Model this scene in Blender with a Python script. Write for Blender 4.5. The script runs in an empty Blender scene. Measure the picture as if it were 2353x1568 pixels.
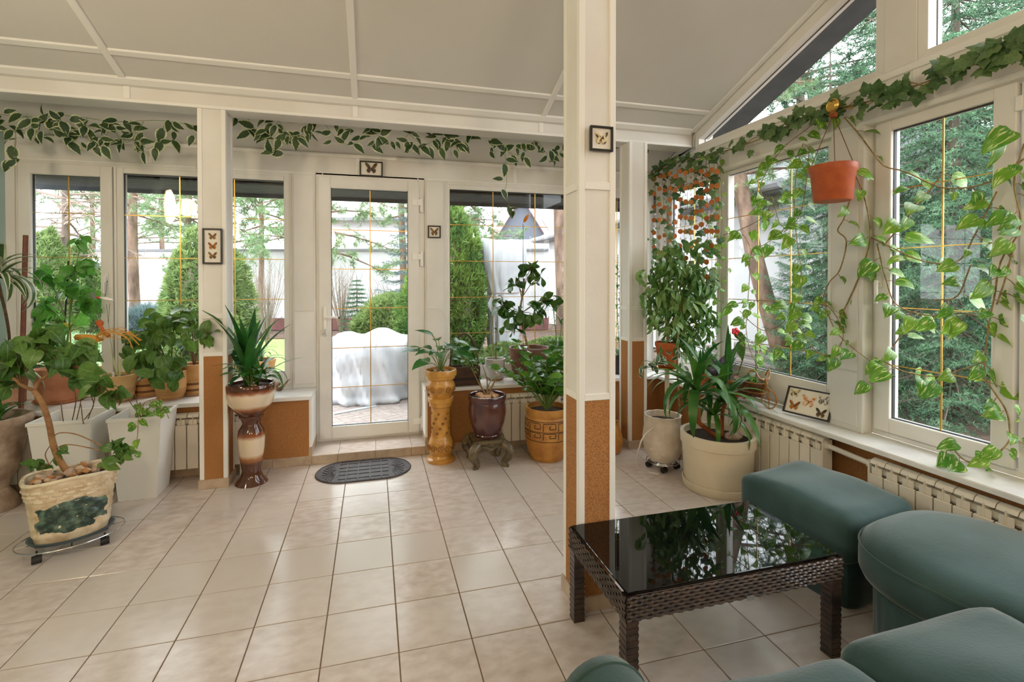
import bpy, bmesh, math, random
import numpy as np
from mathutils import Vector, Matrix, Euler

# ------------------------------------------------------------------ scene, camera, light
scene = bpy.context.scene
COL = scene.collection
random.seed(7)
vs = scene.view_settings
vs.view_transform = 'Standard'; vs.look = 'None'; vs.gamma = 1.0
vs.use_curve_mapping = False
vs.exposure = 0.5

FPX, YAW, PITCH, ROLL, CX, CY = 1091.79, 0.255774, 0.0103177, -0.00096989, 1143.33, 655.473
CAMH = 1.5026
def _axes():
    c, s = math.cos(YAW), math.sin(YAW)
    r = Vector((c, -s, 0)); d = Vector((s, c, 0)); u = Vector((0, 0, 1))
    cp, sp = math.cos(PITCH), math.sin(PITCH)
    d, u = d*cp - u*sp, u*cp + d*sp
    cr, sr = math.cos(ROLL), math.sin(ROLL)
    r, u = r*cr + u*sr, u*cr - r*sr
    return r, u, d
CR, CU, CD = _axes()
cam = bpy.data.cameras.new('camera'); camo = bpy.data.objects.new('camera', cam); COL.objects.link(camo)
cam.sensor_fit = 'HORIZONTAL'; cam.sensor_width = 36.0
cam.lens = FPX/2353*36
cam.shift_x = (1176.5-CX)/2353; cam.shift_y = (CY-784)/2353
cam.clip_start = 0.05; cam.clip_end = 300
camo.matrix_world = Matrix(((CR.x, CU.x, -CD.x, 0), (CR.y, CU.y, -CD.y, 0), (CR.z, CU.z, -CD.z, CAMH), (0, 0, 0, 1)))
scene.camera = camo
cy_ = scene.cycles; cy_.max_bounces = 7; cy_.diffuse_bounces = 4; cy_.glossy_bounces = 3; cy_.transmission_bounces = 4; cy_.transparent_max_bounces = 12; cy_.caustics_reflective = False; cy_.caustics_refractive = False

world = bpy.data.worlds.new('overcast_sky'); scene.world = world; world.use_nodes = True
_bg = world.node_tree.nodes['Background']
_bg.inputs[0].default_value = (0.90, 0.96, 1.0, 1); _bg.inputs[1].default_value = 4.6

sun = bpy.data.lights.new('sun', 'SUN'); sun.energy = 1.2; sun.angle = math.radians(25); sun.color = (1, .97, .92)
suno = bpy.data.objects.new('sun', sun); COL.objects.link(suno); suno.rotation_euler = (math.radians(38), 0, math.radians(150))

# ------------------------------------------------------------------ measuring helpers (photo pixel -> point at a real depth)
def ray(x, y):
    return CD + CR*((x-CX)/FPX) - CU*((y-CY)/FPX)
def pz(x, y, z=0.0):
    v = ray(x, y); t = (z-CAMH)/v.z; return Vector((v.x*t, v.y*t, z))
def py(x, y, Y):
    v = ray(x, y); t = Y/v.y; return Vector((v.x*t, Y, CAMH+v.z*t))
def px(x, y, X):
    v = ray(x, y); t = X/v.x; return Vector((X, v.y*t, CAMH+v.z*t))
def pd(x, y, D):
    v = ray(x, y); t = D/v.dot(CD); return Vector((v.x*t, v.y*t, CAMH+v.z*t))
def depth(p):
    return (Vector((p[0], p[1], p[2]-CAMH)) if len(p) > 2 else Vector((p[0], p[1], 0))).dot(CD)
def proj(p):
    v = Vector((p[0], p[1], p[2]-CAMH)); k = v.dot(CD)
    if k <= 0.05: return None
    return (CX+FPX*v.dot(CR)/k, CY-FPX*v.dot(CU)/k)

# ------------------------------------------------------------------ materials
def lin(c):
    if isinstance(c, str):
        c = c.lstrip('#'); c = tuple(int(c[i:i+2], 16) for i in (0, 2, 4))
    o = []
    for v in c[:3]:
        v /= 255.0
        o.append(v/12.92 if v <= .04045 else ((v+.055)/1.055)**2.4)
    return (o[0], o[1], o[2], 1.0)
def newmat(name):
    m = bpy.data.materials.new(name); m.use_nodes = True
    nt = m.node_tree; return m, nt, nt.nodes['Principled BSDF']
def M(name, col, rough=.5, col2=None, scale=20, detail=4, lo=.35, hi=.65, bump=0.0, bscale=None, metal=0.0,
      rand=None, coord='Object', spec=.5, coat=0.0, stretch=None, sheen=0, trans=0.0, alpha=None):
    m, nt, b = newmat(name); N = nt.nodes; L = nt.links
    b.inputs['Roughness'].default_value = rough; b.inputs['Metallic'].default_value = metal
    b.inputs['Specular IOR Level'].default_value = spec
    if coat: b.inputs['Coat Weight'].default_value = coat; b.inputs['Coat Roughness'].default_value = .08
    if sheen: b.inputs['Sheen Weight'].default_value = sheen; b.inputs['Sheen Roughness'].default_value = .4
    b.inputs['Base Color'].default_value = lin(col)
    tc = N.new('ShaderNodeTexCoord'); src = tc.outputs[coord]
    if stretch:
        mp = N.new('ShaderNodeMapping'); mp.inputs['Scale'].default_value = stretch; L.new(src, mp.inputs[0]); src = mp.outputs[0]
    out = None
    if rand or (col2 and coord == 'Object'):
        oi = N.new('ShaderNodeObjectInfo')
        ad = N.new('ShaderNodeVectorMath'); ad.operation = 'MULTIPLY_ADD'
        cmb = N.new('ShaderNodeCombineXYZ')
        for i in range(3): L.new(oi.outputs['Random'], cmb.inputs[i])
        L.new(cmb.outputs[0], ad.inputs[0]); ad.inputs[1].default_value = (31, 57, 83); L.new(src, ad.inputs[2]); src = ad.outputs[0]
    if col2:
        nz = N.new('ShaderNodeTexNoise'); nz.inputs['Scale'].default_value = scale; nz.inputs['Detail'].default_value = detail
        L.new(src, nz.inputs['Vector'])
        rp = N.new('ShaderNodeValToRGB'); rp.color_ramp.elements[0].position = lo; rp.color_ramp.elements[1].position = hi
        rp.color_ramp.elements[0].color = lin(col); rp.color_ramp.elements[1].color = lin(col2)
        L.new(nz.outputs['Fac'], rp.inputs[0]); out = rp.outputs[0]
    if rand:
        mx = N.new('ShaderNodeMix'); mx.data_type = 'RGBA'
        if out: L.new(out, mx.inputs['A'])
        else: mx.inputs['A'].default_value = lin(col)
        mx.inputs['B'].default_value = lin(rand); L.new(oi.outputs['Random'], mx.inputs['Factor']); out = mx.outputs['Result']
    if out: L.new(out, b.inputs['Base Color'])
    if bump:
        n2 = N.new('ShaderNodeTexNoise'); n2.inputs['Scale'].default_value = bscale or scale; n2.inputs['Detail'].default_value = 5
        L.new(src, n2.inputs['Vector'])
        bp = N.new('ShaderNodeBump'); bp.inputs['Strength'].default_value = bump; bp.inputs['Distance'].default_value = .01
        L.new(n2.outputs['Fac'], bp.inputs['Height']); L.new(bp.outputs[0], b.inputs['Normal'])
    if trans:
        tr = N.new('ShaderNodeBsdfTranslucent'); mix = N.new('ShaderNodeMixShader'); mix.inputs[0].default_value = trans
        if out: L.new(out, tr.inputs[0])
        else: tr.inputs[0].default_value = lin(col)
        L.new(b.outputs[0], mix.inputs[1]); L.new(tr.outputs[0], mix.inputs[2])
        L.new(mix.outputs[0], N['Material Output'].inputs['Surface'])
    return m
def leafmat(name, col, rnd, rim=None, rimlo=.62, rough=.35, trans=.25, stripe=False, vein=None, blotch=False):
    """leaf: colour varies leaf to leaf; rim = pale edge (variegated), stripe = pale lengthwise stripes"""
    m, nt, b = newmat(name); N = nt.nodes; L = nt.links
    b.inputs['Roughness'].default_value = rough
    oi = N.new('ShaderNodeObjectInfo'); mx = N.new('ShaderNodeMix'); mx.data_type = 'RGBA'
    mx.inputs['A'].default_value = lin(col); mx.inputs['B'].default_value = lin(rnd)
    uv = N.new('ShaderNodeTexCoord'); nv = N.new('ShaderNodeTexNoise'); nv.inputs['Scale'].default_value = 7 if not rim else 3; nv.inputs['Detail'].default_value = 1; L.new(uv.outputs['Object'], nv.inputs['Vector'])
    na = N.new('ShaderNodeMath'); na.operation = 'MULTIPLY_ADD'; L.new(nv.outputs['Fac'], na.inputs[0]); na.inputs[1].default_value = 1.6; na.inputs[2].default_value = -.8
    nb = N.new('ShaderNodeMath'); nb.operation = 'ADD'; nb.use_clamp = True; L.new(oi.outputs['Random'], nb.inputs[0]); L.new(na.outputs[0], nb.inputs[1])
    L.new(nb.outputs[0], mx.inputs['Factor']); out = mx.outputs['Result']
    sp = N.new('ShaderNodeSeparateXYZ'); L.new(uv.outputs['UV'], sp.inputs[0])
    a = N.new('ShaderNodeMath'); a.operation = 'MULTIPLY_ADD'; L.new(sp.outputs[0], a.inputs[0]); a.inputs[1].default_value = 2; a.inputs[2].default_value = -1
    ab = N.new('ShaderNodeMath'); ab.operation = 'ABSOLUTE'; L.new(a.outputs[0], ab.inputs[0])
    if vein:
        lt = N.new('ShaderNodeMath'); lt.operation = 'LESS_THAN'; L.new(ab.outputs[0], lt.inputs[0]); lt.inputs[1].default_value = .035
        m2 = N.new('ShaderNodeMix'); m2.data_type = 'RGBA'; L.new(lt.outputs[0], m2.inputs['Factor']); L.new(out, m2.inputs['A']); m2.inputs['B'].default_value = lin(vein); out = m2.outputs['Result']
    if rim:
        nz = N.new('ShaderNodeTexNoise'); nz.inputs['Detail'].default_value = 3
        if blotch:
            mp = N.new('ShaderNodeMapping'); mp.inputs['Scale'].default_value = (9, 2.2, 1); L.new(uv.outputs['UV'], mp.inputs[0])
            ad = N.new('ShaderNodeVectorMath'); ad.operation = 'ADD'; cb = N.new('ShaderNodeCombineXYZ')
            ml = N.new('ShaderNodeMath'); ml.operation = 'MULTIPLY'; L.new(oi.outputs['Random'], ml.inputs[0]); ml.inputs[1].default_value = 40
            L.new(ml.outputs[0], cb.inputs[0]); L.new(ml.outputs[0], cb.inputs[1]); L.new(mp.outputs[0], ad.inputs[0]); L.new(cb.outputs[0], ad.inputs[1])
            L.new(ad.outputs[0], nz.inputs['Vector']); nz.inputs['Scale'].default_value = 1.0
            fac = nz.outputs['Fac']; w = .045
        else:
            nz.inputs['Scale'].default_value = 14 if not stripe else 3; L.new(uv.outputs['UV'], nz.inputs['Vector'])
            s = N.new('ShaderNodeMath'); s.operation = 'MULTIPLY_ADD'; L.new(nz.outputs['Fac'], s.inputs[0]); s.inputs[1].default_value = .45; L.new(ab.outputs[0], s.inputs[2])
            fac = s.outputs[0]; w = .05; rimlo = rimlo+.22
        rp = N.new('ShaderNodeMapRange'); rp.inputs['From Min'].default_value = rimlo-w; rp.inputs['From Max'].default_value = rimlo+w; L.new(fac, rp.inputs['Value'])
        m3 = N.new('ShaderNodeMix'); m3.data_type = 'RGBA'; L.new(rp.outputs[0], m3.inputs['Factor']); L.new(out, m3.inputs['A']); m3.inputs['B'].default_value = lin(rim); out = m3.outputs['Result']
    L.new(out, b.inputs['Base Color'])
    if trans:
        tr = N.new('ShaderNodeBsdfTranslucent'); L.new(out, tr.inputs[0]); mix = N.new('ShaderNodeMixShader'); mix.inputs[0].default_value = trans
        L.new(b.outputs[0], mix.inputs[1]); L.new(tr.outputs[0], mix.inputs[2]); L.new(mix.outputs[0], N['Material Output'].inputs['Surface'])
    return m
def glassmat(name, tint=(1, 1, 1, 1), refl=1.45):
    m = bpy.data.materials.new(name); m.use_nodes = True; nt = m.node_tree; N = nt.nodes; L = nt.links
    for n in list(N):
        if n.type == 'BSDF_PRINCIPLED': N.remove(n)
    lw = N.new('ShaderNodeLayerWeight'); lw.inputs[0].default_value = .5
    pw = N.new('ShaderNodeMath'); pw.operation = 'POWER'; L.new(lw.outputs['Facing'], pw.inputs[0]); pw.inputs[1].default_value = 5
    f = N.new('ShaderNodeMath'); f.operation = 'MULTIPLY_ADD'; L.new(pw.outputs[0], f.inputs[0]); f.inputs[1].default_value = .95; f.inputs[2].default_value = .024
    t = N.new('ShaderNodeBsdfTransparent'); t.inputs[0].default_value = tint
    g = N.new('ShaderNodeBsdfGlossy'); g.inputs['Roughness'].default_value = 0.0
    mx = N.new('ShaderNodeMixShader'); L.new(f.outputs[0], mx.inputs[0]); L.new(t.outputs[0], mx.inputs[1]); L.new(g.outputs[0], mx.inputs[2])
    L.new(mx.outputs[0], N['Material Output'].inputs['Surface']); return m
def emitmat(name, col, s):
    m = bpy.data.materials.new(name); m.use_nodes = True; nt = m.node_tree
    b = nt.nodes['Principled BSDF']; b.inputs['Base Color'].default_value = lin(col); b.inputs['Emission Color'].default_value = lin(col); b.inputs['Emission Strength'].default_value = s
    return m

# ------------------------------------------------------------------ mesh builder
class MB:
    def __init__(s): s.v = []; s.f = []; s.uv = None
    def add(s, vs, fs):
        o = len(s.v); s.v.extend([tuple(p) for p in vs]); s.f.extend([tuple(i+o for i in f) for f in fs]); return s
    def box(s, x0, x1, y0, y1, z0, z1):
        return s.add([(x0,y0,z0),(x1,y0,z0),(x1,y1,z0),(x0,y1,z0),(x0,y0,z1),(x1,y0,z1),(x1,y1,z1),(x0,y1,z1)],
                     [(0,3,2,1),(4,5,6,7),(0,1,5,4),(1,2,6,5),(2,3,7,6),(3,0,4,7)])
    def poly_prism(s, pts, axis, a0, a1):
        """extrude polygon pts (2D) along axis 'x','y','z' from a0 to a1"""
        n = len(pts)
        def mk(p, a): return {'x': (a, p[0], p[1]), 'y': (p[0], a, p[1]), 'z': (p[0], p[1], a)}[axis]
        vs = [mk(p, a0) for p in pts]+[mk(p, a1) for p in pts]
        fs = [tuple(range(n)), tuple(range(2*n-1, n-1, -1))]+[(i, i+n, (i+1) % n+n, (i+1) % n) for i in range(n)]
        return s.add(vs, fs)
    def lathe(s, prof, n=24, c=(0, 0), sq=None, fn=None, ex=1.0, ey=1.0):
        """prof: list of (r,z); closes where r==0"""
        rows = []
        vs = []; fs = []
        for (r, z) in prof:
            if r <= 1e-6:
                rows.append([len(vs)]); vs.append((c[0], c[1], z))
            else:
                row = []
                for k in range(n):
                    a = 2*math.pi*k/n; rr = r*(fn(a, z) if fn else 1.0)
                    ca, sa = math.cos(a), math.sin(a)
                    if sq: q = (abs(ca)**sq+abs(sa)**sq)**(-1.0/sq); ca *= q; sa *= q
                    row.append(len(vs)); vs.append((c[0]+ca*rr*ex, c[1]+sa*rr*ey, z))
                rows.append(row)
        for a, b in zip(rows, rows[1:]):
            if len(a) == 1 and len(b) == 1: continue
            for k in range(n):
                k2 = (k+1) % n
                if len(a) == 1: fs.append((a[0], b[k2], b[k]))
                elif len(b) == 1: fs.append((a[k], a[k2], b[0]))
                else: fs.append((a[k], a[k2], b[k2], b[k]))
        return s.add(vs, fs)
    def tube(s, pts, r, n=8, closed=False, cap=True):
        pts = [Vector(p) for p in pts]; m = len(pts)
        if not hasattr(r, '__len__'): r = [r]*m
        vs = []; fs = []; up = None
        for i, p in enumerate(pts):
            if closed: t = pts[(i+1) % m]-pts[i-1]
            else: t = pts[min(i+1, m-1)]-pts[max(i-1, 0)]
            if t.length < 1e-9: t = Vector((0, 0, 1))
            t.normalize()
            if up is None:
                up = t.orthogonal().normalized()
            else:
                up = up-t*up.dot(t)
                up = up.normalized() if up.length > 1e-6 else t.orthogonal().normalized()
            w = t.cross(up)
            for k in range(n):
                a = 2*math.pi*k/n; vs.append(p+(up*math.cos(a)+w*math.sin(a))*r[i])
        segs = m if closed else m-1
        for i in range(segs):
            j = (i+1) % m
            for k in range(n):
                k2 = (k+1) % n; fs.append((i*n+k, i*n+k2, j*n+k2, j*n+k))
        if cap and not closed:
            fs.append(tuple(range(n-1, -1, -1))); fs.append(tuple((m-1)*n+k for k in range(n)))
        return s.add(vs, fs)
    def ico(s, c, r, sub=1, sc=(1, 1, 1), jit=0, rng=random):
        bm = bmesh.new(); bmesh.ops.create_icosphere(bm, subdivisions=sub, radius=1)
        vs = [(c[0]+v.co.x*r*sc[0]*(1+rng.uniform(-jit, jit)), c[1]+v.co.y*r*sc[1]*(1+rng.uniform(-jit, jit)), c[2]+v.co.z*r*sc[2]*(1+rng.uniform(-jit, jit))) for v in bm.verts]
        fs = [tuple(v.index for v in f.verts) for f in bm.faces]; bm.free()
        return s.add(vs, fs)
    def xf(s, mat, start=0):
        for i in range(start, len(s.v)): s.v[i] = tuple(mat @ Vector(s.v[i]))
        return s
    def mesh(s, name, mat, smooth=False, bevel=0, angle=35, segs=1):
        me = bpy.data.meshes.new(name); me.from_pydata(s.v, [], s.f)
        if bevel:
            bm = bmesh.new(); bm.from_mesh(me)
            ed = [e for e in bm.edges if len(e.link_faces) == 2 and e.calc_face_angle(0) > math.radians(30)]
            bmesh.ops.bevel(bm, geom=ed, offset=bevel, segments=segs, affect='EDGES', clamp_overlap=True)
            bm.to_mesh(me); bm.free()
        if mat: me.materials.append(mat)
        if smooth:
            me.polygons.foreach_set('use_smooth', [True]*len(me.polygons))
            if angle < 180: me.set_sharp_from_angle(angle=math.radians(angle))
        me.update(); return me
    def build(s, name, mat, parent=None, smooth=False, bevel=0, angle=35, segs=1, loc=None, label=None, kind=None):
        return link(name, s.mesh(name, mat, smooth, bevel, angle, segs), parent, loc, label, kind)
def link(name, me, parent=None, loc=None, label=None, kind=None, mat=None):
    o = bpy.data.objects.new(name, me); COL.objects.link(o)
    if parent is not None: o.parent = parent
    if loc is not None: o.location = loc
    if mat is not None: o.matrix_basis = mat
    if label: o['label'] = label
    if kind: o['kind'] = kind
    return o
def thing(name, label, cat, loc=(0, 0, 0), rz=0, group=None):
    o = bpy.data.objects.new(name, None); COL.objects.link(o); o.empty_display_size = .05
    o.location = loc; o.rotation_euler = (0, 0, rz); o['label'] = label; o['category'] = cat
    if group: o['group'] = group
    return o
def struct(name, loc=(0, 0, 0), label=None):
    o = bpy.data.objects.new(name, None); COL.objects.link(o); o.location = loc; o['kind'] = 'structure'; o.empty_display_size = .05
    if label: o['label'] = label
    return o
def tag(o, label, cat, group=None, kind=None):
    o['label'] = label; o['category'] = cat
    if group: o['group'] = group
    if kind: o['kind'] = kind
    return o
def smoothpath(pts, n=6):
    """Catmull-Rom through pts"""
    pts = [Vector(p) for p in pts]
    if len(pts) < 3: return pts
    P = [pts[0]*2-pts[1]]+pts+[pts[-1]*2-pts[-2]]; out = []
    for i in range(1, len(P)-2):
        a, b, c, d = P[i-1], P[i], P[i+1], P[i+2]
        for k in range(n):
            t = k/n
            out.append(.5*((2*b)+(c-a)*t+(2*a-5*b+4*c-d)*t*t+(3*b-a-3*c+d)*t**3))
    out.append(pts[-1]); return out

# shared materials
WHITE = M('white_pvc', (236, 233, 228), .42, (228, 224, 217), scale=3, spec=.35)
WALLW = M('painted_panel_white', (234, 231, 226), .6, (224, 219, 212), scale=2.2, bump=.05, bscale=60)
CEILM = M('ceiling_paint', (222, 219, 214), .85, (215, 211, 205), scale=1.5, bump=.05, bscale=150, coord='Generated')
TRIMW = M('white_trim', (240, 237, 232), .5)
GREENW = M('pale_green_paint', (170, 195, 188), .7)
MARBLE = M('white_marble_sill', (238, 236, 233), .22, (214, 212, 212), scale=5, detail=8, lo=.5, hi=.75)
CORK = M('cork', (194, 134, 76), .9, (118, 76, 42), scale=330, detail=3, lo=.4, hi=.68, bump=.25, bscale=300, coord='Object')
TILE = M('beige_floor_tile', (219, 207, 200), .18, (188, 168, 155), scale=17, detail=10, lo=.36, hi=.8, rand=(209, 198, 190), spec=.5, stretch=(.8, 1.3, 1), bump=.03, bscale=22)
BASET = M('beige_baseboard_tile', (196, 174, 150), .35, (166, 142, 117), scale=14, detail=8, lo=.35, hi=.75)
GROUT = M('brown_grout', (136, 112, 90), .9)
GOLD = M('gold_bar', (216, 176, 92), .3, metal=.85)
GLASS = glassmat('window_glass')
DARKM = M('dark_rubber', (38, 40, 43), .5)
GASKET = M('black_gasket', (44, 46, 50), .5)
SOFFIT = M('dark_grey_soffit', (70, 73, 76), .7, (58, 61, 64), scale=8)
METALG = M('grey_aluminium', (190, 192, 194), .35, metal=.7)
# ------------------------------------------------------------------ the room
XL, XR, YB, YF = -2.70, 2.88, 4.45, -3.2      # left wall, gable wall, window wall, wall behind the camera
SLOPE = 0.365
def zc(Y):                                     # underside of the sloping ceiling
    return 2.86+SLOPE*(3.83-Y) if Y > .2 else 2.86+SLOPE*3.63-SLOPE*(.2-Y)
TS, TX0, TY0 = 0.30, -1.105, 2.242            # tile size, grid origin

# floor: every tile that shows is a piece of its own
floor = MB().box(XL, 2.9, YF, 4.5, -.12, -.004).build('floor', GROUT, kind='structure')
tile_me = MB().box(-.1475, .1475, -.1475, .1475, -.012, 0).mesh('tile', TILE, bevel=.0015)
hidden = MB(); spots = []
for i in range(-6, 14):
    for j in range(-19, 7):
        x0, x1 = max(TX0+i*TS, XL), min(TX0+(i+1)*TS, 2.86)
        y0, y1 = max(TY0+j*TS, YF), min(TY0+(j+1)*TS, 4.115)
        if x1-x0 < .02 or y1-y0 < .02: continue
        cx, cy = (x0+x1)/2, (y0+y1)/2
        vis = False
        for (a, b) in ((x0, y0), (x1, y0), (x0, y1), (x1, y1), (cx, cy)):
            q = proj((a, b, 0))
            if q and -20 < q[0] < 2373 and 0 < q[1] < 1590: vis = True
        if vis: spots.append((depth((cx, cy, 0)), cx, cy, x1-x0, y1-y0))
        else: hidden.box(x0+.0025, x1-.0025, y0+.0025, y1-.0025, -.012, 0)
spots.sort()
for n, (d_, cx, cy, w, h) in enumerate(spots):
    if n < 300:
        o = link('tile', tile_me, floor, (cx, cy, 0)); o.scale = (max(.05, (w-.005)/.295), max(.05, (h-.005)/.295), 1)
    else: hidden.box(cx-w/2+.0025, cx+w/2-.0025, cy-h/2+.0025, cy+h/2-.0025, -.012, 0)
hidden.build('tile_field', TILE, floor, kind='stuff')

# ceiling with battens, roof with soffit
cb = MB()
cb.poly_prism([(4.47, zc(4.47)), (.2, zc(.2)), (YF, zc(YF)), (YF, zc(YF)+.04), (.2, zc(.2)+.04), (4.47, zc(4.47)+.04)], 'x', XL-.05, XR)
ceiling = cb.build('ceiling', CEILM, kind='structure')
def sloped(x0, x1, y0, y1, t, name, parent, mat=TRIMW):
    MB().poly_prism([(y0, zc(y0)-t), (y1, zc(y1)-t), (y1, zc(y1)+.005), (y0, zc(y0)+.005)], 'x', x0, x1).build(name, mat, parent, bevel=.003)
for X in (-1.64, -.13, 1.385):
    sloped(X-.022, X+.022, .3, 3.79, .012, 'ceiling_batten', ceiling)
for a, b in ((XL, -1.662), (-1.618, -.152), (-.108, 1.363), (1.407, XR-.05)):
    sloped(a, b, 3.53, 3.572, .012, 'cross_batten', ceiling)
sloped(XR-.05, XR-.002, .3, 3.79, .014, 'gable_batten', ceiling)
MB().poly_prism([(3.76, zc(3.76)-.016), (3.795, zc(3.795)-.03), (3.835, 2.84), (3.835, 2.88), (3.76, zc(3.76)+.004)], 'x', XL, XR-.05).build('crown_moulding', TRIMW, ceiling)
rb = MB()
rb.poly_prism([(5.02, zc(5.02)+.02), (.2, zc(.2)+.06), (-3.6, zc(-3.6)+.06), (-3.6, zc(-3.6)+.2), (.2, zc(.2)+.2), (5.02, zc(5.02)+.16)], 'x', -3.3, 3.36)
roof = rb.build('roof', SOFFIT, kind='structure')
for k in range(6):
    y0 = 4.53+k*.082
    MB().box(-3.3, 3.36, y0, y0+.078, 2.335, 2.35).build('soffit_board', SOFFIT, roof, bevel=.003)
MB().box(-3.3, 3.36, 5.01, 5.03, 2.30, 2.46).build('fascia', SOFFIT, roof)

# beam over the pillars
bm_ = MB().box(XL, XR-.002, 3.832, 4.0, 2.735, 2.875)
trim1 = bm_.build('trim_1', WALLW, bevel=.004, kind='structure')
MB().box(XL, XR-.01, 3.824, 3.834, 2.735, 2.757).build('beam_edge_strip', TRIMW, trim1, bevel=.002)
for X in (-1.64, -.13, 1.385): MB().box(X-.02, X+.02, 3.822, 3.834, 2.757, 2.845).build('cover_strip', TRIMW, trim1, bevel=.002)

# pillars
def pillar(x0, y0, s, ztop, label, rail):
    cx, cy = x0+s/2, y0+s/2; h = s/2
    t = thing('pillar', label, 'pillar', (cx, cy, 0), group='square white pillars with cork bases')
    MB().box(-h+.008, h-.008, -h+.008, h-.008, .06, ztop).build('core', WALLW, t)
    st = .029
    for sx in (-1, 1):
        for sy in (-1, 1):
            a = (-h, -h+st) if sx < 0 else (h-st, h); b = (-h, -h+st) if sy < 0 else (h-st, h)
            MB().box(a[0], a[1], b[0], b[1], .066, ztop).build('corner_strip', TRIMW, t, bevel=.002)
    for (dx, dy) in ((0, -1), (-1, 0), (1, 0), (0, 1)):
        def face(z0, z1, e0, e1, w):
            if dx == 0: y_ = sorted((dy*(h-e0), dy*(h-e1))); return MB().box(-w, w, y_[0], y_[1], z0, z1)
            x_ = sorted((dx*(h-e0), dx*(h-e1))); return MB().box(x_[0], x_[1], -w, w, z0, z1)
        face(.066, .955, .008, .0035, h-st).build('cork_panel', CORK, t)
        face(.955, .985, .008, .0, h-st).build('rail', TRIMW, t, bevel=.002)
        face(rail-.018, rail+.018, .008, .0, h-st).build('rail', TRIMW, t, bevel=.002)
    MB().box(-h-.008, h+.008, -h-.008, h+.008, 0, .066).build('plinth', BASET, t, bevel=.002)
    return t
pillar(-1.212, 3.83, .182, 2.735, 'slim white pillar with cork base left of the glass door, framed butterfly trio on it', 1.245)
pillar(2.20, 3.785, .178, 2.735, 'white pillar with cork base in the back corner beside the brass plant stand', 1.25)
pillar(.893, 1.97, .182, zc(2.15)+.01, 'tall white pillar with cork base in the foreground touching the wicker table', 1.93)

# window wall: cork dado, baseboard tiles, header, panels
wb = MB()
wb.box(XL-.15, -.495, 4.125, 4.62, -.1, .535); wb.box(.435, 3.05, 4.125, 4.62, -.1, .535)
wb.box(XL-.15, -2.642, 4.44, 4.62, .535, 2.62)
wb.box(XL-.15, 3.05, 4.455, 4.62, 2.432, zc(4.45)+.02)
wb.box(-.495, .435, 4.125, 4.62, -.1, .06)
wall_back = wb.build('wall_back', WALLW, kind='structure')
MB().box(XL, -.507, 4.12, 4.126, .07, .535).build('cork_panel', CORK, wall_back)
MB().box(.447, 2.86, 4.12, 4.126, .07, .535).build('cork_panel', CORK, wall_back)
for x0, x1 in ((-.676, -.49), (.464, .648)):
    MB().box(x0, x1, 4.425, 4.60, .565, 2.432).build('wall_panel', WALLW, wall_back, bevel=.003)
    xm = (x0+x1)/2; w = (x1-x0)/2
    MB().box(xm-w+.012, xm+w-.012, 4.419, 4.426, .60, 1.225).build('raised_panel', WALLW, wall_back, bevel=.003)
    MB().box(xm-w+.012, xm+w-.012, 4.419, 4.426, 1.235, 2.42).build('raised_panel', WALLW, wall_back, bevel=.003)
MB().box(XL, 2.86, 4.44, 4.456, 2.595, 2.625).build('header_strip', TRIMW, wall_back, bevel=.003)
MB().box(XL, 2.86, 4.445, 4.456, 2.432, 2.45).build('header_strip', TRIMW, wall_back, bevel=.003)
for X in (-1.78, -.13, 1.34): MB().box(X-.016, X+.016, 4.447, 4.456, 2.45, 2.595).build('cover_strip', TRIMW, wall_back, bevel=.002)
for x0, x1 in ((-.512, -.490), (.430, .452)):
    MB().box(x0, x1, 4.118, 4.45, .14, .535).build('reveal_strip', TRIMW, wall_back, bevel=.003)
    MB().box(x0-.002, x1+.002, 4.118, 4.45, .066, .145).build('reveal_tile', BASET, wall_back, bevel=.002)
def tilerow(name, parent, x0, x1, step, off, y0, y1, z0, z1, mat):
    a = x0
    b = off
    while b <= x0+.02: b += step
    while a < x1-.005:
        e = min(b, x1)
        MB().box(a+.0012, e-.0012, y0, y1, z0, z1).build(name, mat, parent, bevel=.0015); a = e; b += step
tilerow('baseboard_tile', wall_back, XL, -.49, .3, TX0+.02, 4.112, 4.126, 0, .072, BASET)
tilerow('baseboard_tile', wall_back, -.49, .43, .3, -.59, 4.112, 4.126, 0, .069, BASET)
tilerow('baseboard_tile', wall_back, .43, 2.86, .3, .53, 4.112, 4.126, 0, .072, BASET)
tilerow('step_tile', wall_back, -.493, .433, .3, -.585, 4.113, 4.45, .058, .073, TILE)

# windowsills
def sill(label, box):
    o = MB().box(*box).build('windowsill', MARBLE, bevel=.004, segs=2); tag(o, label, 'windowsill', 'white marble windowsills')
sill('white marble windowsill left of the glass door crowded with clay pots', (XL+.002, -.485, 4.085, 4.452, .536, .566))
sill('white marble windowsill right of the glass door under the three-column window', (.425, 2.688, 4.085, 4.452, .536, .566))
sill('long white marble windowsill along the gable wall with the bicycle planter', (2.69, 2.955, .2, 4.44, .536, .5658))

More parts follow.
